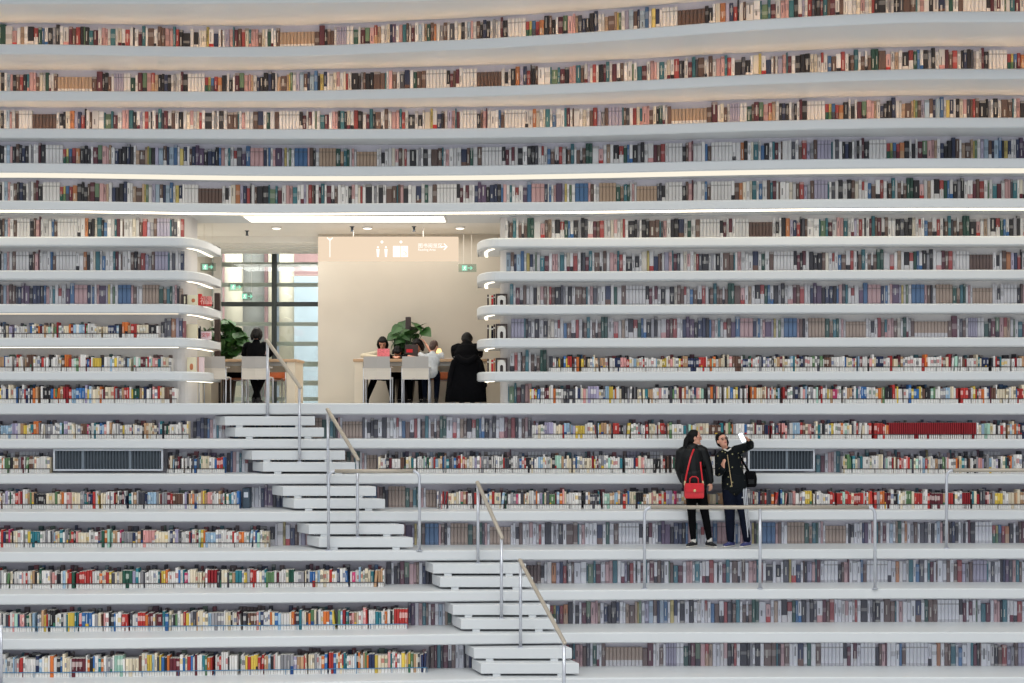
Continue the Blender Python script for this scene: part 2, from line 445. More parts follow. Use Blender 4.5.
SEG = {
 'A': "k2 n3 k3 w2 e2 w2 w2 m2+ k4 w3*5 r3s/g y2s/G b3s/d r3s/m o4s/a k4 w2 k3s w2 m4 G4/k p4 p2 a2 w3 n3s k3s k4 n3+ w3 w2 a3s h5s a2 y1 G2 w3 v3 l4 h3/w n2 l4 b3+ w2 y3 n3/w w2",
 'B': "w3 c3 p3/w w3 c2 r2 w3 k6 w2 e2 w2 k4 w3 h6 h4 t1 w2 p3 w4 w3 w4 n5/h w3 g3 w4 h4 w3*6 k3/w m3s w2 m3/w w3",
 'C': "r3 c3 t2/p p4 p2 h3s c3 w2 g3 w2/m w2 h3 a3s/w*10 h4s m5+ w2 c3 h3s w2 v2*4 w3*2 g4s w2 m4 G4/k p4 r3/a a3 w3",
 'D': "G1 w3 t4s m4s w3 p3 p2 w2 t4 w2 c3/m w3/k r4 w3 k1 w3 m3s t3+ w2 h5 w2/k w1 h3+ w3 p4 p3 t2+ r3 w3 k6s w3 k4s/w w2 c5 y2+ w4/r n4s w2 h1 w2 v4 p3 t1+ m3 w3",
 'E': "w3*4 h3*7s w3 k3s/w w2 c4 o4 v3 n3 r3s k1+ w3 h2 w6 w5 t1 G5s t2 m4s w4 p3 p3 t4 w3 w3/m v2 w2 r3 w2 k1 w3 m2 t3+ w2 m4 w3/k h3 w3 w4",
 'F': "w3*4 k3s h2 p3 m1+ w3 w4 w3 b2 h3s w3*6 w3/k w4 o3 c3 w3 c2 t4 w2 b3s w4 w3 t2 m3 w2 h1 w5 w3 c3 w3 h3s r4 v3s e3s h3 v3*4 t1 w2 d3 w3",
 'G': "w2 n3 u3+ u5 k3s n4 n3 k3 b2 p3 w3 t2 w3 r3s/w w4 u4s b4+ p4*3 n3 w1 b2 w2 p2 u6 v2 y2 w2 G2 w3 b4*3 p2 h3 w2 w3s a3*5 g4 a3s/h t3 g2 w2 p2 w2 a3s*6 w2 w2 k3s/w w3",
 'H': "k4 w4 k4 c3 c3 w3 r2/w w3 b3s h4s w4/k r3 w3 k1 h3s t3+ w2 h3s w2/k h3s g3+ g3+ w6 p4s/r w3 a3 w3 k5/w r4/w g3 b2 w3/b k4 e3 k3+ w3 w5/p m3 h3 r4 w3",
 'I': "w2 c2 n2 u3 w3 p3 t3 h2 w2 m3 w3 l3 w2 a2 g3 c3 o2 w3 e3s h3 w2 d4 w3 c3 k3 w2 l3 p2 w3 h3",
}
ORDER = {10: "HDCIAEBDAFHC", 9: "ICABEDHAECBE", 8: "IEBDFCABHDEB", 7: "IAGBHFAGADBI", 6: "IAEBGFHDAGBD", 5: "IFCDHBEHFAIE", 4: "IFGADBHEGFHD", 3: "IGFEBHGFDBGA",
         2: "GEIFHGCDGIBF", 1: "ECIFHABDGHCE", 0: "HBCIEFDGABCH", -1: "IFGHBCADEIFG", -2: "BHGIFEDACBHG", -3: "FEGHBIDACFEG", -4: "CIDGBGIAGFCI",
         -5: "HIBAEDFIFBFC", -6: "BCEIAHBDGHEF", -7: "DAEICBFHFGIA"}
def printed_run(k):
    out = []
    for ch in ORDER[k]:
        for tk in SEG[ch].split():
            rep = 1
            if '*' in tk:
                a, b = tk.split('*'); tail = ''
                num = ''.join(c for c in b if c.isdigit()); rep = int(num); tk = a + b[len(num):]
            sec = None
            if '/' in tk: tk, sec = tk.split('/'); sec = sec[0]
            short = tk.endswith('s'); tall = tk.endswith('+'); c = tk[0]
            w = int(''.join(x for x in tk[1:] if x.isdigit()))
            if c in 'wc' and rep == 1 and not sec:
                q = random.Random(len(out) * 7 + k * 131).random()
                if q < .10: c = 'k'
                elif q < .16: c = 'h'
                elif q < .21: c = 'd'
            for _ in range(rep): out.append((c, w, short, tall, sec, rep > 1))
    return out
def mixc(a, b, t): return tuple(x + (y - x) * t for x, y in zip(a, b))

BOOKS = []   # dicts
def mkbook(k, X, w, h, dep, y, z, c, sec, real, rng, lean=0.0, series=False):
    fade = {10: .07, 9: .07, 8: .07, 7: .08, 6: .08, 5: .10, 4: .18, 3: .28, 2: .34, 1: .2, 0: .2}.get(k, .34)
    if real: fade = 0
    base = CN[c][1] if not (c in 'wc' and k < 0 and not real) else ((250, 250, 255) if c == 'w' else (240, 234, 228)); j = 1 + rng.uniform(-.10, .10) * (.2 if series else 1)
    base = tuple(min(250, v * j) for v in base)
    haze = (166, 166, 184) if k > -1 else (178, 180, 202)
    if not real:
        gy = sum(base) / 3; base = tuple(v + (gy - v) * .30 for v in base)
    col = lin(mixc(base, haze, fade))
    bands = []
    lab = lin((236, 234, 230))
    if real:
        dk = lin(tuple(v * .45 for v in base)); lt = lin(mixc(base, (250, 245, 235), .65))
        acc = lin(rng.choice([(190, 50, 50), (40, 80, 140), (40, 40, 44), (230, 190, 70), (60, 120, 90), (235, 235, 230)]))
        lb = .065 / h if rng.random() < .86 else 0
        if lb: bands.append((0, lb, lab))
        u = rng.random() if c != 'x' else .99
        if c in 'wc' and u < .45:
            a = rng.uniform(.45, .6); bands += [(lb, a, col), (a, a + rng.uniform(.08, .25), mixc(acc, col, .35)), (a + .25, 1, col)]
            bands[-2] = (a, a + .25, bands[-2][2])
        elif u < .35: bands += [(lb, .55, col), (.55, .82, lt if c not in 'wc' else dk), (.82, 1, col)]
        elif u < .45: bands += [(lb, .42, acc), (.42, 1, col)]
        else: bands += [(lb, 1, col)]
    else:
        if sec:
            c2 = lin(mixc(CN[sec][1], haze, fade)); cut = .32 if not (c in 'rybo') else .55
            bands = [(0, cut, c2), (cut, 1, col)]
        elif series: bands = [(0, .12, mixc(col, (.1, .1, .1), .25)), (.12, .78, col), (.78, .84, mixc(col, (.1, .1, .1), .45)), (.84, 1, col)]
        else:
            u = rng.random(); dk = mixc(col, (.03, .03, .04), .45); lt = mixc(col, (.8, .78, .75), .35)
            alt = lt if sum(base) < 380 else dk
            if u < .4:
                a = rng.uniform(.4, .6); b = a + rng.uniform(.12, .3); bands = [(0, a, col), (a, b, mixc(col, alt, .6)), (b, 1, col)]
            elif u < .6: bands = [(0, .1, alt), (.1, .88, col), (.88, 1, alt)]
            else: bands = [(0, 1, col)]
    tl = None
    u = rng.random()
    if not series and w > .03 and u < (.55 if not real else .4):
        dark = sum(base) > 420; tc = mixc(col, (.03, .03, .04), .7) if dark else mixc(col, (.8, .78, .72), .6)
        a = rng.uniform(.2, .5); tl = (rng.uniform(.35, .5), rng.uniform(.14, .3), a, min(.93, a + rng.uniform(.2, .5)), tc)
    BOOKS.append(dict(tl=tl, k=k, X=X, w=w, h=h, dep=dep, y=y, z=z, bands=bands, col=col, c=c, real=real, lean=lean))

def span_print(k, px0, px1, behind=False):
    rng = random.Random(100 + k); d0 = DX(k, 0) + .3
    run = printed_run(k); rng2 = random.Random(500 + k * 7)
    X = (-74 - CX) * pk(k, -9) / F; i = 0
    while True:
        c, w, sh, tl, sec, ser = run[i % len(run)]; i += 1
        wm = (w + .35) / 61.0 * (1 + rng.uniform(-.06, .06) * (0 if ser else 1))
        y = pk(k, X); px = CX + X * F / y
        if px > 1098: break
        r = rng.random(); hh = .325 + rng2.uniform(-.022, .022)
        if ser: hh = .335
        if tl: hh = .365
        if sh: hh = .275 + (0 if ser else rng2.uniform(-.015, .015))
        pxr = CX + (X + wm) * F / y
        if behind and k != -2:
            if c in 'wcplvaoye': X += wm; continue
            hh = {2: .245, 1: .262, 0: .285}.get(k, .285) + rng2.uniform(-.02, .03)
        if px >= px0 and pxr <= px1:
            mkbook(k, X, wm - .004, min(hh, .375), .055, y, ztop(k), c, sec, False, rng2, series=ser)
            BOOKS[-1]['behind'] = behind
        X += wm
def span_real(k, px0, px1, seed):
    rng = random.Random(seed); y0 = (DX(k, 0) + .06) if 0 <= k <= 5 else None
    fy = lambda X: (DX(3, X) + .05) if 0 <= k <= 5 else front(k, X) + .03
    X = (px0 - CX) * fy((px0 - CX) * 22 / F) / F
    vivid = 1.6 if k in (-6, -7, 0) else (1.0 if k > -3 else 1.2)
    names = 'wclzaeyorixmpbtnGgkdhv'
    wts = [36, 17, 6, 2.5, 5, 6, 4 * vivid, 3.6 * vivid, 5.5 * vivid, 1.0 * vivid, 2, 3.5, 4, 3.5 * vivid, 3.5 * vivid, 4, 1.8 * vivid, 2.0, 7, 5, 3, 2]
    hb = {2: .205, 1: .225, 0: .25, -1: .235, -2: .25, -3: .255, -4: .25, -5: .25, -6: .262, -7: .275}[k]
    left = 0
    while True:
        if left <= 0:
            c = rng.choices(names, wts)[0]; left = rng.choice([1, 1, 1, 1, 2, 2, 3, 4]) if rng.random() < .4 else 1
            w = rng.uniform(.018, .05); h = hb + rng.uniform(-.028, .03)
            if rng.random() < .04: h = hb + .05
        y = fy(X); px = CX + X * F / y
        if k == -1 and 888 <= px <= 976: c = 'x'; w = .0345; h = .262; left = 3
        if k == -1 and px > 976 and c == 'x': c = 'w'; left = 1
        if k == -3 and 828 < px < 884 and rng.random() < .5: c = 'r'
        if px + w * 61 > px1: break
        lean = 0.0
        if rng.random() < .03: lean = rng.uniform(-.12, .12)
        if rng.random() < .018: X += rng.uniform(.02, .05)
        mkbook(k, X, w - (.009 if c == 'x' else .003), h, .16, y, ztop(k), c, None, True, rng, lean, series=(c == 'x'))
        X += w + abs(lean) * h; left -= 1
LAYOUT = {10: [('P', -74, 1098)], 9: [('P', -74, 1098)], 8: [('P', -74, 1098)], 7: [('P', -74, 1098)], 6: [('P', -74, 1098)],
 5: [('P', -74, 187), ('P', 505, 1098)], 4: [('P', -74, 187), ('P', 504, 1098)], 3: [('P', -74, 184), ('P', 509, 1098)],
 2: [('R', -74, 160), ('P', 160, 186), ('P', 509, 1098)], 1: [('R', -74, 172), ('P', 508, 548), ('R', 549, 1098)],
 0: [('R', -74, 178), ('P', 503, 532), ('R', 530, 1098)],
 -1: [('R', -74, 190), ('P', 190, 532), ('R', 532, 1098)],
 -2: [('R', -74, 51), ('R', 167, 226), ('P', 226, 378), ('R', 378, 747), ('P', 816, 842), ('R', 842, 1098)],
 -3: [('R', -74, 241), ('P', 250, 437), ('R', 437, 1098)],
 -4: [('R', -74, 270), ('P', 270, 1098)], -5: [('R', -74, 385), ('P', 385, 1098)], -6: [('R', -74, 408), ('P', 408, 1098)], -7: [('R', -74, 428), ('P', 428, 1098)]}
RUNS = []
for k, L in LAYOUT.items():
    for j, (t, a, b) in enumerate(L):
        if t == 'P': span_print(k, a, b)
        else:
            if k in (1, 2, 0): span_print(k, max(a, -74), b, True)
            elif k == -2: span_print(k, a, b, True)
            else: span_print(k, a, b, True)
            span_real(k, a, b, 1000 + k * 31 + j); RUNS.append((k, a, b))
def book_geo(mb, B, org):
    X, w, h, dep, y, z = B['X'], B['w'], B['h'], B['dep'], B['y'], B['z']
    y2 = y + (pk(B['k'], X + .3) - pk(B['k'], X - .3)) / .6 * w if not B['real'] else y
    ca = min(.008, w * .22)
    ox, oy, oz = org; L = math.tan(B['lean'])
    def ring(zz):
        s = L * zz
        return [(X + s - ox, y + dep - oy, z + zz - oz), (X + s - ox, y + ca - oy, z + zz - oz), (X + s + ca - ox, y - oy, z + zz - oz),
                (X + s + w - ca - ox, y2 - oy, z + zz - oz), (X + s + w - ox, y2 + ca - oy, z + zz - oz), (X + s + w - ox, y2 + dep - oy, z + zz - oz)]
    zs = [(0, None)] + [(b1, c) for (b0, b1, c) in B['bands']]
    b = len(mb.v); n = 6
    for q, (fz, c) in enumerate(zs): mb.v += ring(fz * h)
    for q in range(1, len(zs)):
        for j in range(n):
            kk = (j + 1) % n
            col = zs[q][1] if j in (1, 2, 3) else B['col']
            if j == 5: col = B['col']
            mb.face((b + (q - 1) * n + j, b + (q - 1) * n + kk, b + q * n + kk, b + q * n + j), col)
    if B['tl']:
        fx, fw, a, b_, tc = B['tl']; xa = X + w * (fx - fw / 2); xb = X + w * (fx + fw / 2); yy = min(y, y2) - .0012
        mb.poly([(xa + L * a * h - ox, yy - oy, z + a * h - oz), (xb + L * a * h - ox, yy - oy, z + a * h - oz), (xb + L * b_ * h - ox, yy - oy, z + b_ * h - oz), (xa + L * b_ * h - ox, yy - oy, z + b_ * h - oz)], tc)
    page = (.72, .70, .64) if B['real'] else B['col']
    mb.face([b + (len(zs) - 1) * n + j for j in range(n)], page)
    mb.face([b + j for j in reversed(range(n))], B['col'])
# choose the 300 that show largest
HIDE = [(676, 714, 428, 548), (714, 756, 430, 548), (214, 326, 412, 436), (240, 357, 448, 473), (271, 387, 484, 510), (297, 415, 520, 549), (423, 536, 560, 590),
        (440, 560, 600, 632), (460, 582, 643, 676)]
for B in BOOKS:
    s = F / B['y']; B['px'] = CX + (B['X'] + B['w'] / 2) * s; yb = HY - (B['z'] - Z0) * s; yt = yb - B['h'] * s
    B['area'] = B['w'] * B['h'] * s * s
    if yt < 0 or yb > 683: B['area'] *= max(0, min(yb, 683) - max(yt, 0)) / (yb - yt)
    if B['px'] < 3 or B['px'] > 1021 or B.get('behind'): B['area'] = 0
    for (a, b, c, d) in HIDE:
        if a <= B['px'] <= b and yt < d and yb > c: B['area'] = 0
rank = sorted(range(len(BOOKS)), key=lambda i: -BOOKS[i]['area'])[:300]
chosen = set(rank)
ZN = ['far left', 'left', 'centre left', 'centre', 'centre right', 'right', 'far right']
zone = lambda px: ZN[min(6, max(0, int(px / 1024 * 7)))]
byrow = {}
for i, B in enumerate(BOOKS):
    if not B.get('behind'): byrow.setdefault(B['k'], []).append(i)
keyn = {}
for k, ids in byrow.items():
    ids.sort(key=lambda i: BOOKS[i]['X'])
    for a, i in enumerate(ids):
        l = CN[BOOKS[ids[max(0, a - 1)]]['c']][0]; r = CN[BOOKS[ids[min(len(ids) - 1, a + 1)]]['c']][0]
        key = (k, zone(BOOKS[i]['px']), CN[BOOKS[i]['c']][0], l, r)
        if 0 <= BOOKS[i]['px'] <= 1024: keyn.setdefault(key, []).append(i)
        BOOKS[i]['key'] = key
rest = MB()
for i, B in enumerate(BOOKS):
    if i in chosen:
        mb = MB(); org = (B['X'] + B['w'] / 2, B['y'], B['z']); book_geo(mb, B, org)
        o = mb.build('book', M['book'], loc=org)
        k, zn, c, l, r = B['key']; same = keyn[B['key']]
        row = '%s row down' % ORD[11 - k]
        if len(same) == 1: lab = '%s book between %s and %s, %s, %s' % (c, l, r, row, zn)
        else: lab = '%s %s book between %s and %s, %s, %s' % (ORD[same.index(i) + 1] if same.index(i) < 20 else 'last', c, l, r, row, zn)
        tag(o, lab, 'book', 'books on the %s row from the top' % ORD[11 - k])
    else: book_geo(rest, B, (0, 0, 0))
tag(rest.build('books', M['book']), 'all the other small books filling the shelf rows', 'books', kind='stuff')

# thin rails holding back the loose books
for (k, a, b) in RUNS:
    fy = lambda X: ((DX(3, X) + .05) if 0 <= k <= 5 else front(k, X) + .03) - .012
    Xa = (a + 1 - CX) * fy((a - CX) * 22 / F) / F; Xb = (b - 1 - CX) * fy((b - CX) * 22 / F) / F
    mb = MB(); n = max(2, int((Xb - Xa) / .5)); zz = ztop(k) + .072
    pts = [V((Xa + (Xb - Xa) * i / n, fy(Xa + (Xb - Xa) * i / n), zz)) for i in range(n + 1)]
    mb.tube(pts, .006, n=6, round_ends=False)
    for p in pts: mb.tube([(p.x, p.y, ztop(k)), (p.x, p.y, zz)], .004, n=5, round_ends=False)
    where = 'the whole left half' if b < 450 else 'the right part'
    o = mb.build('book_rail', M['wire_blue'] if k in (-6, -7) else M['wire'])
    tag(o, 'thin %s wire rail in front of the loose books, %s row, from %s' % ('blue' if k in (-6, -7) else 'dark', ORD[11 - k], zone((max(a, 0) + min(b, 1024)) / 2).replace('at the ', '').replace('on the ', '').replace('in the ', '')), 'rail', 'wire rails along the loose books')

# grey box file at the end of the loose books, red boxes
def card(px0, px1, py0, py1, d, dep, name, label, cat, m, bev=.004):
    a = P(px0, py1, d); b = P(px1, py0, d); c = ((a.x + b.x) / 2, d, a.z)
    e = MB(); w = (b.x - a.x) / 2; e.box(-w, w, 0, dep, 0, b.z - a.z, bev=bev)
    o = e.build(name, M[m], loc=c); tag(o, label, cat); return o, w, b.z - a.z
M['bluegrey'] = mat('blue_grey_card', (66, 82, 96), .6)
o, w, h = card(242.5, 249.5, 488, 509, 22.38, .2, 'box_file', 'tall blue-grey box file closing the row of loose books beside the stairs', 'box', 'bluegrey')
e = MB(); e.box(-w * .6, w * .6, -.004, 0, h * .55, h * .8); e.build('label_plate', M['ventframe'], o)
o, w, h = card(146, 155, 498, 508.5, 22.3, .15, 'red_box', 'small bright red box standing in front of the books, fourteenth row, left', 'box', 'redleather')
e = MB(); e.box(-w * .8, w * .8, -.003, 0, h * .8, h * .9); e.build('flap', M['redbox'], o)

# ------------------------------------------------------------------ ventilation grilles
def vent(px0, px1, label, n, divs):
    d = 22.68; a = P(px0, 471, d); b = P(px1, 449, d); t = empty('vent_grille', (a.x, d, a.z)); W = b.x - a.x; Hh = b.z - a.z
    tag(t, label, 'vent', 'ventilation grilles')
    f = MB(); w = .03
    f.box(0, W, 0, .03, 0, w, bev=.004); f.box(0, W, 0, .03, Hh - w, Hh, bev=.004); f.box(0, w, .001, .03, w, Hh - w, bev=.004); f.box(W - w, W, .001, .03, w, Hh - w, bev=.004)
    f.build('frame', M['ventframe'], t)
    q = MB(); q.box(w * .5, W - w * .5, .05, .07, w * .5, Hh - w * .5); q.build('backing', M['ventdark'], t)
    s = MB()
    for i in range(n):
        x = w + (W - 2 * w) * (i + .5) / n
        s.loft([[(x - .010, .012, z), (x - .004, .008, z), (x + .012, .045, z), (x + .006, .048, z)] for z in (w, Hh - w)])
    s.build('slats', M['ventslat'], t)
    for dv in divs:
        x = W * dv; c = MB(); c.box(x - .02, x + .02, .002, .03, w, Hh - w, bev=.003); c.build('divider', M['ventslat'], t)
vent(53, 163, 'wide white-framed grey grille among the books left of the stairs', 34, (.27, .70))
vent(748, 815, 'short white-framed grey grille behind the people on the terrace', 20, (.58,))
vent(640, 641.5, 'x', 1, ()) if False else None

# ------------------------------------------------------------------ staircases
def stair(name, label, spec, skew):
    t0 = spec[0]; k0 = t0[0]
    d = DX(k0, 0); root = empty(name, P(t0[2], 0, d) * 1.0)
    root.location = (P(t0[2], 405, d).x, d, ztop(spec[-1][0] - 1)); org = V(root.location)
    tag(root, label, 'staircase')
    for (k, j, a, b) in spec:
        Xm = (a + b) / 2; dk = hermite(PX, dtab(k), Xm); dk1 = hermite(PX, dtab(k - 1), Xm)
        df = dk + (dk1 - dk) * (j / 3.0) ; zt = Z0 + k * H - H * j / 3.0; zb = zt - .150
        xa = (a - CX) * df / F; xb = (b - CX) * df / F; dep = .40
        m = MB(); pts = [(xa, df), (xb, df), (xb - skew, df + dep), (xa - skew, df + dep)]
        bv = .008
        ring = lambda z, q: [(xa + q, df + q, z), (xb - q, df + q, z), (xb - skew - q, df + dep, z), (xa - skew + q, df + dep, z)]
        m.loft([[V(p) - org for p in ring(z, q)] for z, q in ((zb, bv), (zb + bv, 0), (zt - bv, 0), (zt, bv))])
        tr = m.build('tread', M['tread_top'], root)
        nextz = zb - (H / 3 - .150) if j == 1 else Z0 + (k - 1) * H + (0)
        s = MB()
        for fx in (.12, .78):
            x = xa + (xb - xa) * fx
            s.box(x - org.x, x + .11 - org.x, df + .012 - org.y, df + .25 - org.y, nextz - org.z, zb - org.z)
        s.build('support', M['shelf'], tr)
stair('staircase', 'upper flight of floating white treads rising to the reading room', [(0, 1, 225, 315), (0, 2, 235, 324), (-1, 1, 252, 345), (-1, 2, 263, 355),
      (-2, 1, 283, 376), (-2, 2, 294, 385), (-3, 1, 309, 404), (-3, 2, 319, 413)], .24)
stair('staircase', 'lower flight of floating white treads at the bottom centre of the terraces', [(-4, 1, 433, 526), (-4, 2, 440, 533), (-5, 1, 453, 550), (-5, 2, 461, 556), (-6, 1, 474, 572), (-6, 2, 481, 579)], .14)

# ------------------------------------------------------------------ handrails
def zt_tread(k, j): return Z0 + k * H - H * j / 3.0
def tf(k, j, px):
    a = hermite(PX, dtab(k), px); return a + (hermite(PX, dtab(k - 1), px) - a) * j / 3.0 + .05
def stair_rail(label, x1, z1, d1, x2, z2, d2, h=1.20):
    A = V(((x1 - CX) * d1 / F, d1, z1)); B = V(((x2 - CX) * d2 / F, d2, z2))
    t = empty('stair_handrail', A); tag(t, label, 'handrail', 'sloping stair handrails')
    for p in (A, B):
        q = p - A; m = MB(); m.tube([q, q + V((0, 0, h - .02))], .023, n=10, round_ends=False); po = m.build('post', M['steel'], t, True)
        m = MB(); m.tube([q, q + V((0, 0, .012))], .045, n=12, round_ends=False); m.build('foot_plate', M['steel'], po)
    m = MB(); dr = (B - A).normalized()
    m.tube([V((0, 0, h)) - dr * .03, B - A + V((0, 0, h)) + dr * .03], [(.03, .022)] * 2, side=(1, 0, 0) if abs(dr.x) < .7 else (0, 1, 0), n=12); m.build('top_rail', M['bronze'], t, True)
stair_rail('sloping steel handrail in front of the reading room opening, topmost on the stairs', 267.5, zt_tread(0, 1), tf(0, 1, 270), 299.5, zt_tread(-1, 2), tf(-1, 2, 309), 1.22)
stair_rail('sloping steel handrail at the middle of the upper flight of stairs', 328, zt_tread(-2, 1), tf(-2, 1, 330), 357.5, zt_tread(-3, 2), tf(-3, 2, 366), 1.20)
stair_rail('sloping steel handrail at the head of the lower flight of stairs', 478, zt_tread(-4, 1), tf(-4, 1, 479), 501.5, zt_tread(-5, 2), tf(-5, 2, 508), 1.20)
stair_rail('sloping steel handrail running off the bottom edge beside the lowest treads', 520.5, zt_tread(-6, 1), tf(-6, 1, 523), 564, ztop(-8), 18.7, 1.24)
def guard(label, xs, k, d, h, ends=(True, True), x_end=None, name='guard_rail'):
    X = [(x - CX) * d / F for x in xs]; t = empty(name, (X[0], d, ztop(k))); tag(t, label, 'railing', 'level guard rails on the terraces')
    x0 = X[0]; r = .10; w = .0235
    for i, x in enumerate(X):
        m = MB(); x -= x0
        if i == 0 and ends[0]: pts = [V((x, 0, 0)), V((x, 0, h - r))] + [V((x + r - r * math.cos(a), 0, h - r + r * math.sin(a))) for a in (.4, .8, 1.2, 1.57)]
        elif i == len(X) - 1 and ends[1]: pts = [V((x, 0, 0)), V((x, 0, h - r))] + [V((x - r + r * math.cos(a), 0, h - r + r * math.sin(a))) for a in (.4, .8, 1.2, 1.57)]
        else: pts = [V((x, 0, 0)), V((x, 0, h - .01))]
        m.tube(pts, w, side=(0, 1, 0), n=10, round_ends=False); po = m.build('post', M['steel'], t, True)
        m = MB(); m.tube([(x, 0, 0), (x, 0, .012)], .048, n=12, round_ends=False); m.build('foot_plate', M['steel'], po)
    m = MB(); xa = r if ends[0] else -.05; xb = (X[-1] - x0) - (r if ends[1] else 0)
    if x_end: xb = (x_end - CX) * d / F - x0
    m.tube([(xa, 0, h), (xb, 0, h)], [(.032, .03)] * 2, side=(0, 1, 0), n=10, round_ends=False); m.build('top_rail', M['bronze'], t, True)
guard('level steel guard rail on the landing beside the upper flight of stairs', [328.5, 419.5], -4, 21.17, 1.20)
guard('long level guard rail standing in front of the two people', [644.5, 760, 875], -5, 20.95, 1.22)
guard('level guard rail running off the right edge of the picture', [946.5], -4, 21.47, 1.20, (True, False), 1100)
guard('grey rail post cut off by the bottom left corner', [1.0], -7, 19.35, .82, (False, False), -60)

# ------------------------------------------------------------------ reading room
zf = ztop(0); zc = Z0 + 6 * H - TH
def sbox(name, x0, x1, y0, y1, z0, z1, m, kind='structure'):
    b = MB(); b.box(x0, x1, y0, y1, z0, z1); o = b.build(name, M[m]); tag(o, kind=kind); return o
sbox('wall_reading_room', (318 - CX) * 26 / F, .6, 26.0, 26.2, zf, zc + .1, 'plaster')
sbox('wall_side', .6, .8, 24.5, 26.2, zf, zc + .1, 'plaster')
sbox('wall_corridor', -7.0, -6.1, 23.95, 28.8, zf, zc + .1, 'plaster')
sbox('wall_corridor_right', -3.6, -3.45, 26.2, 28.8, zf, zc + .1, 'plaster')
# ceiling with a groove and recessed light panel
cl = MB(); cl.box(-7.0, .8, 24.25, 29.0, zc + .03, zc + .15); tag(cl.build('ceiling', M['ceil']), kind='structure')
xl0, xl1 = (243 - CX) * 23.25 / F, (446 - CX) * 24.0 / F
t = empty('ceiling_light', ((xl0 + xl1) / 2, 23.6, zc)); tag(t, 'long rectangular light panel in the soffit over the reading room opening', 'light')
fr = MB(); w = (xl1 - xl0) / 2
for (a, b, c, d) in ((-w - .02, w + .02, -.40, -.38), (-w - .02, w + .02, .38, .40), (-w - .02, -w, -.38, .38), (w, w + .02, -.38, .38)): fr.box(a, b, c, d, -.02, -.001)
fr.build('frame', M['white'], t); df = MB(); df.box(-w, w, -.38, .38, -.014, -.002); df.build('diffuser', M['panel'], t)
for i, (px, py, lab) in enumerate(((276.6, 229.5, 'leftmost of three round downlights in the reading room ceiling'), (367.5, 228.5, 'middle one of three round downlights, above the hanging sign'), (460, 228, 'rightmost of three round downlights in the reading room ceiling'))):
    d = 24.95; p = P(px, py, d); t = empty('downlight', (p.x, d, zc + .03)); tag(t, lab, 'light', 'ceiling downlights')
    m = MB(); m.tube([(0, 0, -.03), (0, 0, 0)], [.085, .10], n=18, round_ends=False); m.build('trim_ring', M['white'], t)
    m = MB(); m.tube([(0, 0, -.036), (0, 0, -.03)], .07, n=18, round_ends=False); m.build('lens', M['spot'], t)
for i, (px, lab) in enumerate(((352, 'left small dark sprinkler head in the reading room ceiling'), (414, 'right small dark sprinkler head in the reading room ceiling'), (247, 'small dark sprinkler head in the ceiling near the window'))):
    d = 24.9 + (.6 if i == 2 else 0); p = P(px, 229, d); m = MB(); m.tube([(0, 0, -.09), (0, 0, -.07), (0, 0, -.02), (0, 0, 0)], [.03, .02, .02, .045], n=10, round_ends=False)
    tag(m.build('sprinkler', M['ventdark'], loc=(p.x, d, zc + .03)), lab, 'sprinkler', 'ceiling sprinklers')
for i in range(7):
    y = 26.35 + i * .30
    m = MB(); m.box(-6.1, -3.62, y, y + .14, zc - .09, zc + .03)
    o = m.build('ceiling_baffle', M['ceil']); tag(o, 'white ceiling baffle across the corridor by the window, %s from the front' % ORD[i + 1], 'baffle', 'white ceiling baffles')
# window wall
d = 28.4
wx = lambda px: (px - CX) * d / F
wz = lambda py: Z0 + (HY - py) * d / F
t = empty('window_1', (wx(270), d, zf)); tag(t, kind='structure')
g = MB(); g.box(wx(196) - t.location.x, wx(320) - t.location.x, .03, .045, 0, wz(243) - zf); g.build('glass_pane', M['glass'], t)
m = MB()
for (a, b) in ((272, 276.5),): m.box(wx(a) - t.location.x, wx(b) - t.location.x, -.04, .06, 0, wz(243) - zf)
m.box(wx(196) - t.location.x, wx(320) - t.location.x, -.03, .06, wz(306.3) - zf, wz(302) - zf)
m.build('mullion', M['mull'], t)
m = MB(); m.box(wx(214) - t.location.x, wx(221.5) - t.location.x, -.05, .08, 0, wz(243) - zf); m.build('white_jamb', M['white'], t)
for (a, b) in ((266.5, 262), (286.5, 282.5), (325.8, 322), (345.8, 341.5), (366.5, 361.5), (385.5, 380.5), (401, 397)):
    m = MB(); m.box(wx(196) - t.location.x, wx(320) - t.location.x, .05, .11, wz(a) - zf, wz(b) - zf); m.build('grey_band', M['band'], t)
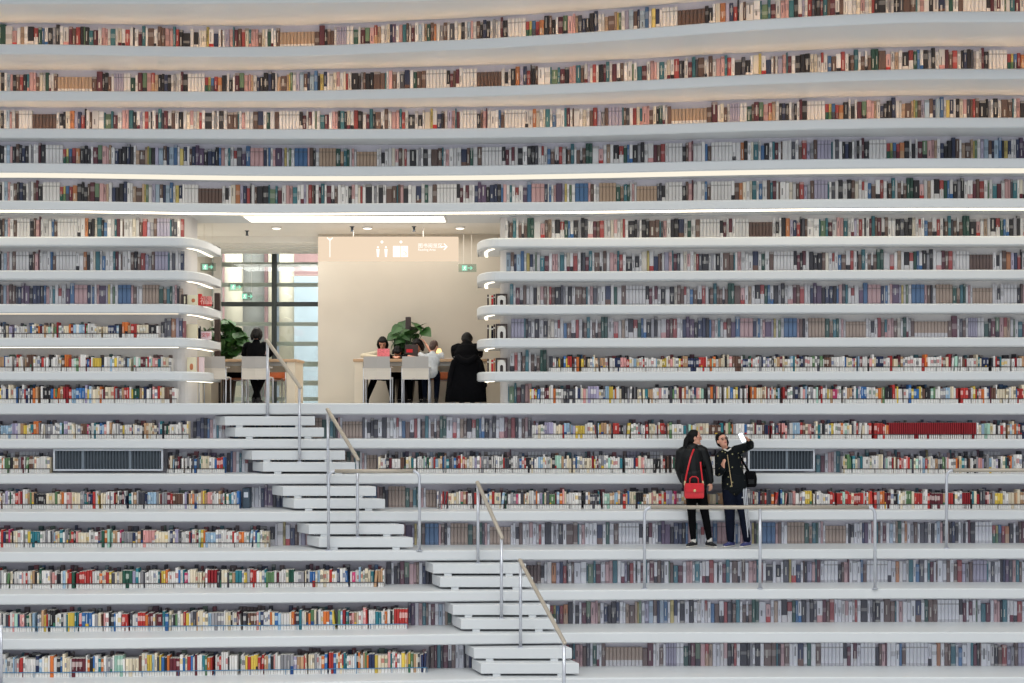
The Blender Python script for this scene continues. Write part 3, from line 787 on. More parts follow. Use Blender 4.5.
# what stands beyond the glass
for (a, b, y, z0_, z1_, mt, lab, nm) in (
    (222, 240, 31.0, 430, 200, 'extcol', 'cream column beyond the window, behind the leafy plant', 'exterior_column'),
    (240, 262, 33.0, 430, 200, 'extdark', 'greyish concrete column between two paler ones beyond the window', 'exterior_column'),
    (277, 292, 31.5, 430, 200, 'extcol', 'cream column just right of the dark window post', 'exterior_column'),
    (266, 272, 32.0, 430, 200, 'extcol', 'thin cream column left of the dark window post', 'exterior_column')):
    m = MB(); pa, pb = P(a, z0_, y), P(b, z1_, y); x = (pa.x + pb.x) / 2
    m.tube([(x, y + .3, 4.0), (x, y + .3, pb.z)], (pb.x - pa.x) / 2, n=24, round_ends=False)
    tag(m.build(nm, M[mt], smooth=True), lab, 'column', 'columns beyond the window')
for (a, b, c, e, y, mt, lab) in (
    (290, 322, 200, 276, 34.2, 'extpink', 'pink brick facade block high beyond the window'),
    (290, 322, 276, 420, 34.2, 'extblue', 'pale blue glass facade panel low beyond the window'),
    (258, 267, 200, 430, 34.0, 'extpink', 'narrow pink facade strip in the middle of the window'),
    (200, 229, 200, 430, 34.0, 'extpink', 'pink facade strip at the left edge of the window')):
    pa, pb = P(a, e, y), P(b, c, y); m = MB(); m.box(pa.x, pb.x, y, y + .3, pa.z if c > 250 else (max(4.0, pa.z) if e < 300 else 4.0), pb.z, bev=.02)
    tag(m.build('exterior_facade', M[mt]), lab, 'facade', 'facade pieces beyond the window')
sbox('ground_outside', -12, 2, 29.0, 40, 3.9, 4.0, 'floor')

# hanging sign
d = 24.95; a = P(318, 260.8, d); b = P(458.3, 236.6, d)
t = empty('hanging_sign', ((a.x + b.x) / 2, d, a.z)); W = (b.x - a.x) / 2; Hs = b.z - a.z
tag(t, 'long peach illuminated direction sign hanging over the reading tables', 'sign')
m = MB(); m.box(-W, W, 0, .12, 0, Hs, bev=.006); m.build('sign_panel', M['signface'], t)
for px in (353, 423):
    x = P(px, 0, d).x - t.location.x; m = MB(); m.tube([(x, .06, Hs), (x, .06, zc + .03 - a.z)], .008, n=8, round_ends=False); m.build('hanging_rod', M['white'], t)
sx = lambda px: P(px, 0, d).x - t.location.x
sz = lambda py: P(0, py, d).z - a.z
ic = MB()
# people pictograms
for px in (378, 386):
    ic.ell((sx(px), -.008, sz(247.2)), (.018, .006, .018), n=10, m=6)
    ic.loft([[(sx(px) - .028, -.010, sz(249)), (sx(px) + .028, -.010, sz(249)), (sx(px) + .028, -.002, sz(249)), (sx(px) - .028, -.002, sz(249))],
             [(sx(px) - .022, -.010, sz(253)), (sx(px) + .022, -.010, sz(253)), (sx(px) + .022, -.002, sz(253)), (sx(px) - .022, -.002, sz(253))],
             [(sx(px) - .016, -.010, sz(257)), (sx(px) + .016, -.010, sz(257)), (sx(px) + .016, -.002, sz(257)), (sx(px) - .016, -.002, sz(257))]])
for px in (382, 401): # small round markers over the pictograms
    ic.tube([(sx(px), -.010, sz(242)), (sx(px), -.002, sz(242))], .025, n=14, round_ends=False)
ic.build('pictogram', M['signwhite'], t)
q = MB(); q.box(sx(393), sx(400.3), -.01, -.002, sz(257), sz(246)); q.box(sx(401), sx(408), -.01, -.002, sz(257), sz(246)); q.build('pictogram', M['signwhite'], t)
q = MB() # wheelchair and lift marks on the right hand tile
q.ell((sx(404), -.014, sz(248)), (.012, .004, .012), n=8, m=5)
q.tube([(sx(404), -.014, sz(249)), (sx(404), -.014, sz(252)), (sx(406), -.014, sz(252)), (sx(406.8), -.014, sz(255))], .005, n=5)
q.tube([(sx(404) + .035 * math.cos(x), -.014, sz(253.6) + .035 * math.sin(x)) for x in [i * .7 - 2.4 for i in range(7)]], .005, n=5)
q.build('tile_mark', M['signface'], t)
q = MB() # arrows
q.tube([(sx(441), -.01, sz(246.8)), (sx(447), -.01, sz(246.8))], .010, n=6); q.tube([(sx(444.2), -.01, sz(243.9)), (sx(447), -.01, sz(246.8)), (sx(444.2), -.01, sz(249.7))], .010, n=6)
q.tube([(sx(330), -.01, sz(238.5)), (sx(330), -.01, sz(257))], .007, n=6); q.tube([(sx(327.5), -.01, sz(238)), (sx(330), -.01, sz(240.5)), (sx(332.5), -.01, sz(238))], .010, n=6)
q.build('arrow', M['signwhite'], t)
def text(body, px, py, size, m, parent, name, ax='LEFT', z=-.006):
    cu = bpy.data.curves.new(name, 'FONT'); cu.body = body; cu.size = size; cu.extrude = .001; cu.align_x = ax; cu.align_y = 'CENTER'
    o = bpy.data.objects.new(name, cu); COL.objects.link(o); cu.materials.append(m); o.parent = parent
    o.rotation_euler = (math.pi / 2, 0, 0); o.location = (px, z, py)
    dg = bpy.context.evaluated_depsgraph_get(); dg.update()
    me = bpy.data.meshes.new_from_object(o.evaluated_get(dg))
    if not me.materials: me.materials.append(m)
    n = bpy.data.objects.new(name, me); COL.objects.link(n); n.parent = parent
    n.rotation_euler = o.rotation_euler; n.location = o.location
    bpy.data.objects.remove(o, do_unlink=True); n.name = name
    return n
text('图书阅览区', sx(418), sz(246), .088, M['signwhite'], t, 'sign_text')
text('Reading Area', sx(418), sz(249.8), .058, M['signwhite'], t, 'sign_text')
text('— —', sx(338), sz(246), .07, M['signwhite'], t, 'sign_text') if False else None

# exit signs
def exitsign(px, py, d, lab, w=14):
    p = P(px, py, d); t = empty('exit_sign', p); tag(t, lab, 'sign', 'green exit signs'); s = d / F
    m = MB(); m.box(-w / 2 * s, w / 2 * s, 0, .02, -4 * s, 4 * s, bev=.003); m.build('panel', M['signglass'], t)
    g = MB(); g.box(-5.5 * s, -.3 * s, -.006, -.001, -2.6 * s, 2.6 * s); g.build('lit_tile', M['greenlight'], t)
    r = MB() # running figure
    r.ell((-2.4 * s, -.009, 1.7 * s), (.5 * s, .003, .5 * s), n=8, m=5); r.tube([(-2.6 * s, -.009, 1.1 * s), (-3 * s, -.009, -.4 * s), (-2 * s, -.009, -1.2 * s), (-2.3 * s, -.009, -2.1 * s)], .006, n=5)
    r.tube([(-3 * s, -.009, -.4 * s), (-4 * s, -.009, -1.6 * s)], .006, n=5); r.tube([(-3.8 * s, -.009, .6 * s), (-2.7 * s, -.009, .7 * s), (-1.6 * s, -.009, .2 * s)], .005, n=5); r.build('running_figure', M['signwhite'], t)
    a = MB(); a.tube([(.8 * s, -.004, 0), (4.6 * s, -.004, 0)], .010, n=6); a.tube([(3.2 * s, -.004, 1.4 * s), (4.6 * s, -.004, 0), (3.2 * s, -.004, -1.4 * s)], .010, n=6); a.build('arrow', M['greenlight'], t)
    h = MB()
    for x in (-4 * s, 4 * s): h.tube([(x, .01, 4 * s), (x, .01, zc + .03 - p.z)], .003, n=5, round_ends=False)
    h.build('hanging_wire', M['white'], t)
exitsign(467.5, 268, 25.6, 'green exit sign with arrow on the plain wall right of the hanging sign', 18)
exitsign(208, 267, 24.6, 'upper green exit sign beside the left rounded shelves', 15)
exitsign(236, 287, 27.0, 'green exit sign with arrow in front of the window', 15)
exitsign(247.5, 296.3, 28.0, 'smallest faint green exit sign, lowest in front of the window', 9)

# ------------------------------------------------------------------ furniture
def chair(px, py_top, d, lab, back_m='chairgrey', seat_m='chaircream', rz=0.0, h=.80, wd=.45):
    p = P(px, 400, d); t = empty('reading_chair', (p.x, d, zf), rz); tag(t, lab, 'chair', 'white chairs at the reading tables')
    w = wd / 2; sh = .43
    m = MB(); m.box(-w, w, -.02, .42, sh, sh + .03, bev=.01); m.build('seat', M[seat_m], t)
    m = MB()
    m.loft([[(-w, -.035 - k1, z), (0, -.06 - k1, z), (w, -.035 - k1, z), (w, -.015 - k1, z), (0, -.04 - k1, z), (-w, -.015 - k1, z)] for z, k1 in ((h - .20, .012), (h, .035))])
    m.build('backrest', M[back_m], t, False)
    m = MB()
    m.loft([[(-w, -.035 - k1, z), (0, -.06 - k1, z), (w, -.035 - k1, z), (w, -.015 - k1, z), (0, -.04 - k1, z), (-w, -.015 - k1, z)] for z, k1 in ((sh - .02, -.01), (sh + .12, 0), (h - .202, .012))])
    m.build('lower_back', M['chaircream' if back_m == 'chairgrey' else back_m], t, False)
    for sx_ in (-1, 1):
        for sy in (0, 1):
            m = MB(); x = sx_ * (w + .005); m.tube([(x, .0 if sy == 0 else .40, sh + .18 if sy == 0 else sh + .02), (x, .0 if sy == 0 else .40, .1), (x, -.02 if sy == 0 else .42, 0)], .011, n=8, round_ends=False); m.build('leg', M['steel'], t, True)
        m = MB(); x = sx_ * (w + .01); m.tube([(x, .0, sh + .18), (x, .26, sh + .19)], [(.018, .012)] * 2, n=8); m.build('armrest', M[back_m], t)
    m = MB(); m.tube([(-w, .20, sh - .01), (w, .20, sh - .01)], .010, n=6); m.build('seat_bar', M['steel'], t)
    return t
def table(px0, px1, d, dep, ztop_, lab, topm, legm, edge_right=False):
    a, b = (px0 - CX) * d / F, (px1 - CX) * d / F; t = empty('reading_table', ((a + b) / 2, d, zf)); tag(t, lab, 'table', 'long reading tables'); W = (b - a) / 2
    m = MB(); m.box(-W, W, 0, dep, ztop_ - .05, ztop_, bev=.006); m.build('table_top', M[topm], t)
    for x in (-W + .02, W - .17): m = MB(); m.box(x, x + .15, .03, dep - .03, 0, ztop_ - .05, bev=.004); m.build('side_panel', M[legm], t)
    m = MB(); m.box(-W + .17, W - .17, dep / 2 - .02, dep / 2 + .02, ztop_ - .22, ztop_ - .05); m.build('apron', M[legm], t)
    m = MB(); m.box(-W + .17, W - .17, .06, .09, ztop_ - .12, ztop_ - .05); m.build('edge_beam', M['tablegrey'], t)
    return t
table(353, 487, 24.42, 1.0, .775, 'long reading table where the readers sit under the hanging sign', 'wood', 'cream')
table(201, 296, 24.5, 1.0, .775, 'long reading table left, by the window and the leafy plant', 'wood', 'cream')
chair(377, 355, 24.0, 'empty white chair at the left end of the crowded reading table')
chair(415.5, 355, 24.0, 'white chair pulled up near the child in the grey shirt')
chair(467, 355, 24.0, 'white chair hidden under the long black coat')
chair(255.5, 355, 24.0, 'white chair holding the woman in black by the window')
chair(212.5, 355, 24.0, 'white chair half hidden behind the left rounded shelves')
chair(441, 370, 25.75, 'brown-seated chair on the far side of the crowded table', 'orange', 'orange', math.pi, .70, .36)
chair(275.5, 370, 25.75, 'orange plywood chair at the right end of the window table', 'orange', 'orange', math.pi, .62, .36)
chair(238, 370, 25.75, 'orange plywood chair beyond the window table, behind the bag', 'orange', 'orange', math.pi, .62, .36)

# dark square posts rising behind the tables
for px, y0, y1, d, lab in ((408.3, 317, 401, 25.7, 'dark brown square post behind the crowded reading table'), (217.5, 293, 401, 25.2, 'dark brown square post behind the left rounded shelves')):
    a, b = P(px - 2.7, y1, d), P(px + 2.7, y0, d); m = MB(); w = (b.x - a.x) / 2; m.box(-w, w, -w, w, 0, b.z - zf, bev=.008)
    o = m.build('square_post', M['darkpost'], loc=((a.x + b.x) / 2, d, zf)); tag(o, lab, 'post')
    m = MB(); m.box(-w - .01, w + .01, -w - .01, w + .01, 0, .04, bev=.006); m.build('plinth', M['mull'], o)

# plants
def plant(px, d, lab, leaves, zpot, seed):
    rng = random.Random(seed); p = P(px, 400, d); t = empty('potted_plant', (p.x, d, zf)); tag(t, lab, 'plant', 'leafy potted plants')
    m = MB(); m.tube([(0, 0, 0), (0, 0, .05), (0, 0, zpot)], [.13, .15, .19], n=20, round_ends=False); m.build('pot', M['pot'], t, True)
    m = MB(); m.tube([(0, 0, zpot - .005), (0, 0, zpot + .008)], .17, n=16, round_ends=False); m.build('soil', M['darkpost'], t)
    lf = MB(); st = MB()
    for (lx, lz, sz_) in leaves:
        q = P(lx, lz, d); c = V((q.x - p.x, rng.uniform(-.16, .14), q.z - zf)); ang = rng.uniform(-.9, .9)
        out = V((c.x * 1.2 + rng.uniform(-.3, .3), c.y + rng.uniform(-.35, .15) - .1, rng.uniform(-.45, .25)))
        out.normalize(); sd = out.cross(V((0, 0, 1))); sd.normalize(); up = sd.cross(out)
        sd = (sd * math.cos(ang) + up * math.sin(ang)); up = sd.cross(out); S = sz_ * rng.uniform(.85, 1.15)
        out_pts = [(-.15, 0), (-.32, .3), (-.1, .52), (.25, .5), (.6, .3), (1, 0)]
        mid = [(x, -.02 - .10 * x * x) for x, _ in out_pts]
        cen = [c + out * ((x - .3) * S) + up * (-.12 * S * max(0, x) ** 2) for x, _ in out_pts]
        for sg in (1, -1):
            ed = [c + out * ((x - .3) * S) + sd * (sg * y * S) + up * (.13 * S * y - .12 * S * max(0, x) ** 2) for x, y in out_pts]
            for i in range(len(cen) - 1):
                lf.poly([cen[i], cen[i + 1], ed[i + 1], ed[i]] if i < len(cen) - 2 else [cen[i], cen[i + 1], ed[i]])
        mid_ = V((c.x * .35, c.y * .35, zpot + (c.z - zpot) * .65)); st.tube([V((c.x * .1, c.y * .1, zpot)), mid_, c - out * .3 * S], .006, n=5, round_ends=False)
    lf.build('foliage', M['leaf'], t, True); st.build('stems', M['leaf'], t, True)
rng = random.Random(5); L1 = []
for i in range(95):
    a = rng.uniform(0, 6.28); r = math.sqrt(rng.random()); L1.append((228 + 17 * r * math.cos(a), 340 + 17 * r * math.sin(a), .17))
plant(226, 25.65, 'big bushy green plant between the left shelves and the woman in black', L1, .45, 3)
L2 = [(396, 330, .2), (402, 327, .22), (392, 337, .2), (399, 339, .22), (418, 327, .22), (425, 330, .22), (414, 329, .2), (404, 345, .2), (412, 333, .2), (394, 344, .18), (401, 333, .2), (421, 326, .22), (397, 347, .18),
      (407, 336, .2), (390, 341, .18), (427, 333, .2), (410, 344, .2), (405, 350, .18), (400, 352, .18), (415, 337, .18)] 
plant(405, 25.62, 'broad-leaved green plant behind the crowded reading table', L2, .45, 8)

# ------------------------------------------------------------------ people
def frame_of(f, up):
    f = V(f).normalized(); u = V(up); u = (u - f * u.dot(f)).normalized(); r = f.cross(u).normalized(); return f, u, r
def head_shapes(mb, c, f, up, s=1.0):
    f, u, r = frame_of(f, up); ax = (r, f, u)
    mb.ell(c + u * .015 * s, (.074 * s, .092 * s, .098 * s), ax); mb.ell(c - u * .045 * s + f * .015 * s, (.056 * s, .07 * s, .072 * s), ax)
    mb.tube([c + f * .085 * s + u * .012 * s, c + f * .102 * s - u * .022 * s], [.009 * s, .014 * s], n=8)
    mb.tube([c + f * .078 * s - u * .085 * s, c + f * .086 * s - u * .092 * s], .018 * s, n=8)
    for q in (-1, 1): mb.ell(c + r * (q * .078 * s) - u * .01 * s, (.012 * s, .018 * s, .032 * s), ax, n=8, m=6)
def face_parts(o, c, f, up, s=1.0):
    f, u, r = frame_of(f, up); ax = (r, f, u)
    for q in (-1, 1):
        m = MB(); m.ell(c + f * .086 * s + r * (q * .031 * s) + u * .004 * s, (.014 * s, .007 * s, .007 * s), ax, n=10, m=6); m.build('eye', M['eye'], o, True)
        m = MB(); m.tube([c + f * .088 * s + r * (q * .016 * s) + u * .026 * s, c + f * .082 * s + r * (q * .048 * s) + u * .026 * s], .005 * s, n=6); m.build('eyebrow', M['hair'], o, True)
    m = MB(); m.ell(c + f * .083 * s - u * .056 * s, (.024 * s, .008 * s, .008 * s), ax, n=10, m=6); m.build('mouth', M['lip'], o, True)
def hand_shapes(mb, w, dr, pn, curl=.5, s=1.0, thumb=1):
    """w wrist, dr towards the fingers, pn palm normal (the side the fingers close to)"""
    dr = V(dr).normalized(); pn = V(pn); pn = (pn - dr * pn.dot(dr)).normalized(); sd = dr.cross(pn).normalized() * thumb
    mb.tube([w - dr * .02, w + dr * .03 * s, w + dr * .085 * s], [(.026 * s, .022 * s), (.034 * s, .017 * s), (.040 * s, .014 * s)], side=sd, n=12)
    for i, (o, l) in enumerate(((.030, .066), (.010, .074), (-.010, .070), (-.029, .056))):
        b = w + dr * .080 * s + sd * (o * s); c1 = curl * (1 + .1 * i)
        d1 = (dr * math.cos(c1 * .6) + pn * math.sin(c1 * .6)); d2 = (dr * math.cos(c1 * 1.5) + pn * math.sin(c1 * 1.5)); d3 = (dr * math.cos(c1 * 2.2) + pn * math.sin(c1 * 2.2))
        p1 = b + d1 * (l * .48 * s); p2 = p1 + d2 * (l * .32 * s); p3 = p2 + d3 * (l * .24 * s)
        mb.tube([b - dr * .01, p1, p2, p3], [.0095 * s, .009 * s, .0082 * s, .007 * s], n=8)
    tb = w + dr * .025 * s + sd * (.03 * s); t1 = tb + (sd * .75 + dr * .65).normalized() * (.04 * s); t2 = t1 + (dr * .8 + pn * .5 + sd * .25).normalized() * (.035 * s)
    mb.tube([tb - sd * .01, t1, t2], [.013 * s, .011 * s, .008 * s], n=8)
def shoe(o, ank, toe, mbody, msole, s=1.0, zsole=None):
    """ank: ankle joint; toe: direction; zsole: the ground"""
    toe = V(toe); toe.z = 0; toe.normalize(); z = zsole; a = V((ank.x, ank.y, z))
    sd = V((-toe.y, toe.x, 0))
    m = MB(); m.tube([a - toe * .06 * s + V((0, 0, .045)), a + V((0, 0, .05)), a + toe * .09 * s + V((0, 0, .042)), a + toe * .17 * s + V((0, 0, .034))],
                     [(.036 * s, .040 * s), (.040 * s, .042 * s), (.042 * s, .030 * s), (.034 * s, .022 * s)], side=sd, n=14)
    m.tube([a + V((0, 0, .05)) - toe * .015, V((ank.x, ank.y, z + .10)) - toe * .015], [.040 * s, .038 * s], n=12, round_ends=False)
    sh = m.build('shoe', M[mbody], o, True)
    m = MB(); m.tube([a - toe * .075 * s + V((0, 0, .013)), a + V((0, 0, .013)), a + toe * .10 * s + V((0, 0, .013)), a + toe * .185 * s + V((0, 0, .013))],
                     [(.034 * s, .013), (.040 * s, .013), (.046 * s, .013), (.034 * s, .013)], side=sd, n=14); m.build('sole', M[msole], sh, True)
    m = MB()
    for q in (.04, .065, .09): m.tube([a + toe * q * s + sd * .02 + V((0, 0, .078 - q * .12)), a + toe * q * s - sd * .02 + V((0, 0, .078 - q * .12))], .0035, n=5)
    m.build('laces', M['shoewhite'], sh)
def person(lab, J, top_m, low_m, voxel=.009, scale=1.0, shoes=('shoeblack', 'shoewhite'), hairm='hair', hair=None, face=True, puff=.022, legpuff=.014, hem=None, sleeve=.93, skin_m='skin', top_name='jacket', low_name='trousers', toes=None, soles=None, group=None):
    s = scale; g = lambda k: V(J[k])
    nb, ch, wa, pe = g('neck'), g('chest'), g('waist'), g('pelvis'); SL, SR = g('shL'), g('shR'); sd = (SR - SL).normalized()
    def torso(m, e, low=True, top=True):
        pts = [nb - (nb - ch).normalized() * .01, nb + (ch - nb) * .28, ch, wa, pe]; sw = (SR - SL).length / 2
        m.tube(pts, [(.055 * s + e, .052 * s + e), (sw * .82 + e * .5, .085 * s + e), (sw * .86 + e, .105 * s + e), (.125 * s + e, .095 * s + e), (.155 * s + e * .8, .11 * s + e)], side=sd, n=18)
    def arm(m, q, e, full=True):
        S, E, W = g('sh' + q), g('el' + q), g('wr' + q)
        W2 = W if full else E + (W - E) * sleeve
        if not full and sleeve < 0:
            m.tube([S + (nb - S) * .25, S, S + (E - S) * .6], [.050 * s + e, .052 * s + e, .048 * s + e], n=12); return
        m.tube([S + (nb - S) * .25, S, S + (E - S) * .5, E, E + (W2 - E) * .4, W2], [.050 * s + e, .052 * s + e, .043 * s + e, .036 * s + e, .036 * s + e, .024 * s + e * .9], n=12)
    def leg(m, q, e, full=True):
        Hh, K, A = g('hip' + q), g('kn' + q), g('an' + q)
        m.tube([Hh, Hh + (K - Hh) * .5, K, K + (A - K) * .35, A], [.085 * s + e, .070 * s + e, .052 * s + e, .050 * s + e, .032 * s + e], n=14)
    mb = MB(); torso(mb, 0)
    mb.tube([nb + (ch - nb) * .15, nb, g('head') - V(J['up']).normalized() * .06 * s], [.05 * s, .048 * s, .046 * s], n=12)
    head_shapes(mb, g('head'), J['face'], J['up'], s)
    for q in 'LR':
        arm(mb, q, -.004); leg(mb, q, -.006)
        if 'hand' + q in J: dr, pn, cu, th = J['hand' + q]; hand_shapes(mb, g('wr' + q), dr, pn, cu, s, th)
        a = g('an' + q); to = V(toes[q]) if toes else V((0, -1, 0)); zz = soles[q] if soles else a.z - .08
        to.z = 0; to.normalize(); mb.tube([a, V((a.x, a.y, zz + .05)), V((a.x, a.y, zz + .04)) + to * .12], [.03, .03, .024], n=10)
    body = mb.build('person', M[skin_m]); remesh(body, voxel); tag(body, lab, 'person', group)
    tp = MB(); torso(tp, puff)
    if hem: tp.tube([wa, pe, V(hem[0])], [(.15 * s + puff, .11 * s + puff), (.165 * s + puff, .12 * s + puff), (hem[1], hem[2])], side=sd, n=18, round_ends=False)
    for q in 'LR': arm(tp, q, puff * .75, False)
    tp.tube([nb + (ch - nb) * .12, nb + (g('head') - nb) * .22], [.062 * s, .06 * s], n=14, round_ends=False)
    o = tp.build(top_name, M[top_m], body); remesh(o, voxel)
    lo = MB(); lo.tube([wa + (pe - wa) * .5, pe, (g('hipL') + g('hipR')) / 2], [(.14 * s, .105 * s), (.162 * s, .118 * s), (.15 * s, .11 * s)], side=sd, n=18)
    for q in 'LR': leg(lo, q, legpuff)
    o2 = lo.build(low_name, M[low_m], body); remesh(o2, voxel)
    for q in 'LR': shoe(body, g('an' + q), toes[q] if toes else (0, -1, 0), shoes[0], shoes[1], s, soles[q] if soles else g('an' + q).z - .085)
    c = g('head'); f, u, r = frame_of(J['face'], J['up'])
    hm = MB(); hm.ell(c - f * .022 * s + u * .030 * s, (.086 * s, .094 * s, .100 * s), (r, f, u)); hm.ell(c - f * .045 * s - u * .02 * s, (.080 * s, .062 * s, .085 * s), (r, f, u))
    if hair: hair(hm, c, f, u, r)
    ho = hm.build('hair', M[hairm], body); remesh(ho, .008, 1)
    if face: face_parts(body, c, J['face'], J['up'], s)
    return body

# --- woman with the red bag
d0 = 21.74
p = lambda x, y, dd=0: P(x, y, d0 + dd)
zs = ztop(-4)
def whair(m, c, f, u, r):
    m.tube([c - f * .08 + u * .02, c - f * .12 - u * .05, c - f * .13 - u * .15, c - f * .10 + V((0, -.03, -.26))], [.045, .05, .05, .03], n=10)
J = dict(head=p(694.8, 437.6), face=(1, -.10, -.06), up=(.05, 0, 1), neck=p(692.6, 447.2, -.0), chest=p(691.5, 457), waist=p(693, 472), pelvis=p(695.5, 486),
         shL=p(680.8, 452.6), shR=p(702.8, 450.6), elL=p(678.6, 467.5, .03), wrL=p(683, 481.5, .12), elR=p(708.2, 466.5), wrR=p(710.6, 482),
         hipL=p(690.8, 490), hipR=p(700.5, 490), knL=p(691.8, 515.5), knR=p(705.4, 515.5), anL=p(693.4, 540), anR=p(709.4, 539.5),
         handR=((.02, 0, -1), (-.4, .9, 0), .35, -1), handL=((.6, .3, -.7), (0, .6, .6), .6, 1))
woman = person('person in black leather jacket and leggings, seen from behind, looking right, red bag on hip', J, 'blackleather', 'blackcloth', .010, 1.0,
               ('shoeblack', 'shoewhite'), hair=whair, puff=.040, legpuff=.010, hem=(p(695.5, 487.5), .165, .13),
               toes=dict(L=(-.55, -.75, 0), R=(.35, -.9, 0)), soles=dict(L=zs, R=zs), low_name='leggings')
c = J['head']; f, u, r = frame_of(J['face'], J['up'])
gl = MB()
for q in (-1, 1):
    cc = c + f * .100 + r * (q * .032) + u * .004; gl.tube([cc + r * .024 * math.cos(a) + u * .020 * math.sin(a) for a in [i * math.pi / 5 for i in range(11)]], .003, n=5)
    gl.tube([cc + r * q * .024, c + r * (q * .082) + f * .01 + u * .005], .003, n=5)
gl.build('glasses', M['lip'], woman)
cuffs = MB()
for q, (x, y, dd) in dict(L=(693.4, 539.3, 0), R=(709.6, 538.8, 0)).items(): cuffs.tube([p(x, y), p(x, y + 2.2)], .043, n=12)
cuffs.build('socks', M['shoewhite'], woman, True)
# red handbag
a = p(684.3, 498.2, -.24); b = p(703.8, 483.2, -.24); W = (b.x - a.x); Hb = b.z - a.z
bag = empty('shoulder_bag', (a.x + W / 2, a.y, a.z)); tag(bag, 'small red leather handbag with flap hanging on the hip of the person in black', 'bag')
m = MB(); w = W / 2
m.loft([[(-w * k1, -.05 * k2, z), (w * k1, -.05 * k2, z), (w * k1 * 1.02, 0, z), (w * k1, .05 * k2, z), (-w * k1, .05 * k2, z), (-w * k1 * 1.02, 0, z)] for z, k1, k2 in ((0, .88, .8), (.02, .97, 1), (Hb * .6, 1, 1), (Hb * .93, .95, .85), (Hb, .88, .6))])
m.build('bag_body', M['redleather'], bag)
m = MB(); m.loft([[(-w * .96 + i_, y, z), (w * .96 - i_, y, z), (w * .96 - i_, y + .012, z), (-w * .96 + i_, y + .012, z)] for z, y, i_ in ((Hb * .42, -.066, .03), (Hb * .46, -.068, .01), (Hb * .97, -.058, 0), (Hb * 1.01, -.045, .01))]); m.build('flap', M['redleather'], bag)
m = MB(); m.ell((0, -.075, Hb * .52), (.022, .010, .024), n=12, m=7); m.build('clasp', M['gold'], bag, True)
m = MB(); m.tube([(-w * .45, 0, Hb), (-w * .42, 0, Hb + .07), (-w * .2, 0, Hb + .10), (w * .2, 0, Hb + .10), (w * .42, 0, Hb + .07), (w * .45, 0, Hb)], .010, n=8); m.build('top_handle', M['redleather'], bag, True)
org = V(bag.location)
m = MB(); m.tube([V((-w * .93, 0, Hb * .95)), p(686.2, 476, -.235) - org, p(690.5, 458, -.21) - org, p(693.5, 449.8, -.13) - org, p(695, 447.4, -.03) - org], [(.013, .004)] * 5, side=(1, 0, 0), n=8)
m.tube([V((w * .9, 0, Hb * .95)), p(702, 476, -.235) - org, p(701, 468, -.21) - org, p(700.5, 462, -.19) - org], [(.012, .004)] * 4, side=(1, 0, 0), n=8); m.build('strap', M['redleather'], bag, True)
m = MB(); m.tube([(-w * .95, 0, Hb * .9), (-w * .93, 0, Hb * 1.1)], .016, n=8); m.tube([(w * .92, 0, Hb * .9), (w * .9, 0, Hb * 1.1)], .016, n=8); m.build('strap_ring', M['gold'], bag, True)

# --- man taking a picture
def mhair(m, c, f, u, r):
    m.ell(c + u * .085 - f * .012, (.078, .085, .040), (r, f, u))
    m.tube([c - r * .07 + u * .03, c - r * .078 - u * .05, c - r * .06 - u * .12 - f * .03], [.028, .028, .02], n=8)
d0 = 21.76
J = dict(head=p(722, 440.3, -.04), face=(.30, -.92, .22), up=(-.26, .12, 1), neck=p(727, 451.3), chest=p(730, 461), waist=p(733.5, 475), pelvis=p(734.5, 488),
         shL=p(719.5, 456.5), shR=p(738.6, 449.8, -.02), elL=p(718.8, 474, -.06), wrL=p(723.4, 468.6, -.24), elR=p(750.6, 445.4, -.14), wrR=p(748.8, 441.3, -.34),
         hipL=p(729, 491), hipR=p(739.8, 491), knL=p(729.8, 516), knR=p(744, 516), anL=p(730.6, 539.5, -.02), anR=p(747, 539.5, -.02),
         handL=((-.05, -.25, 1), (.5, .2, 0), .35, 1), handR=((-.55, -.35, .75), (-.8, -.3, -.5), .7, 1))
man = person('person in dark patterned jacket and tracksuit trousers, arm raised holding up a phone', J, 'spotjacket', 'navy', .010, 1.0, ('shoeblue', 'shoewhite'),
             hairm='hair', hair=mhair, puff=.036, legpuff=.026, hem=(p(734.5, 489.5), .175, .13), toes=dict(L=(-.65, -.75, 0), R=(-.6, -.8, 0)), soles=dict(L=zs, R=zs))
c = J['head']; f, u, r = frame_of(J['face'], J['up']); gl = MB()
for q in (-1, 1):
    cc = c + f * .100 + r * (q * .032) + u * .004; gl.tube([cc + r * .024 * math.cos(a) + u * .018 * math.sin(a) for a in [i * math.pi / 5 for i in range(11)]], .0028, n=5)
gl.build('glasses', M['darkpost'], man)
m = MB(); m.tube([p(724.3, 449.2, -.10), p(727.5, 450.8, -.11), p(730.5, 448.8, -.09)], [(.02, .012)] * 3, n=8); m.build('white_collar', M['shoewhite'], man, True)
m = MB()
for off in (-1.5, 0, 1.5):
    m.tube([p(744.8 + off, 488, -.085 + off * .012), p(745.8 + off, 503, -.082 + off * .012), p(747 + off * .9, 516, -.075 + off * .012), p(748.4 + off * .8, 528, -.06 + off * .012), p(748.8 + off * .7, 537, -.05 + off * .012)], [(.009, .012)] * 5, side=(1, 0, 0), n=6)
o = m.build('side_stripes', M['stripe'], man, True); o['label'] = 'white stripes down the trouser leg'
m = MB(); m.ell(p(742.5, 497.5, -.125), (.014, .008, .012), n=8, m=5); m.build('trouser_badge', M['stripe'], man, True)
m = MB(); m.tube([p(727.4, 455, -.145), p(729.5, 470, -.165), p(732, 486.5, -.165)], .006, n=6); m.build('zip', M['gold'], man, True)
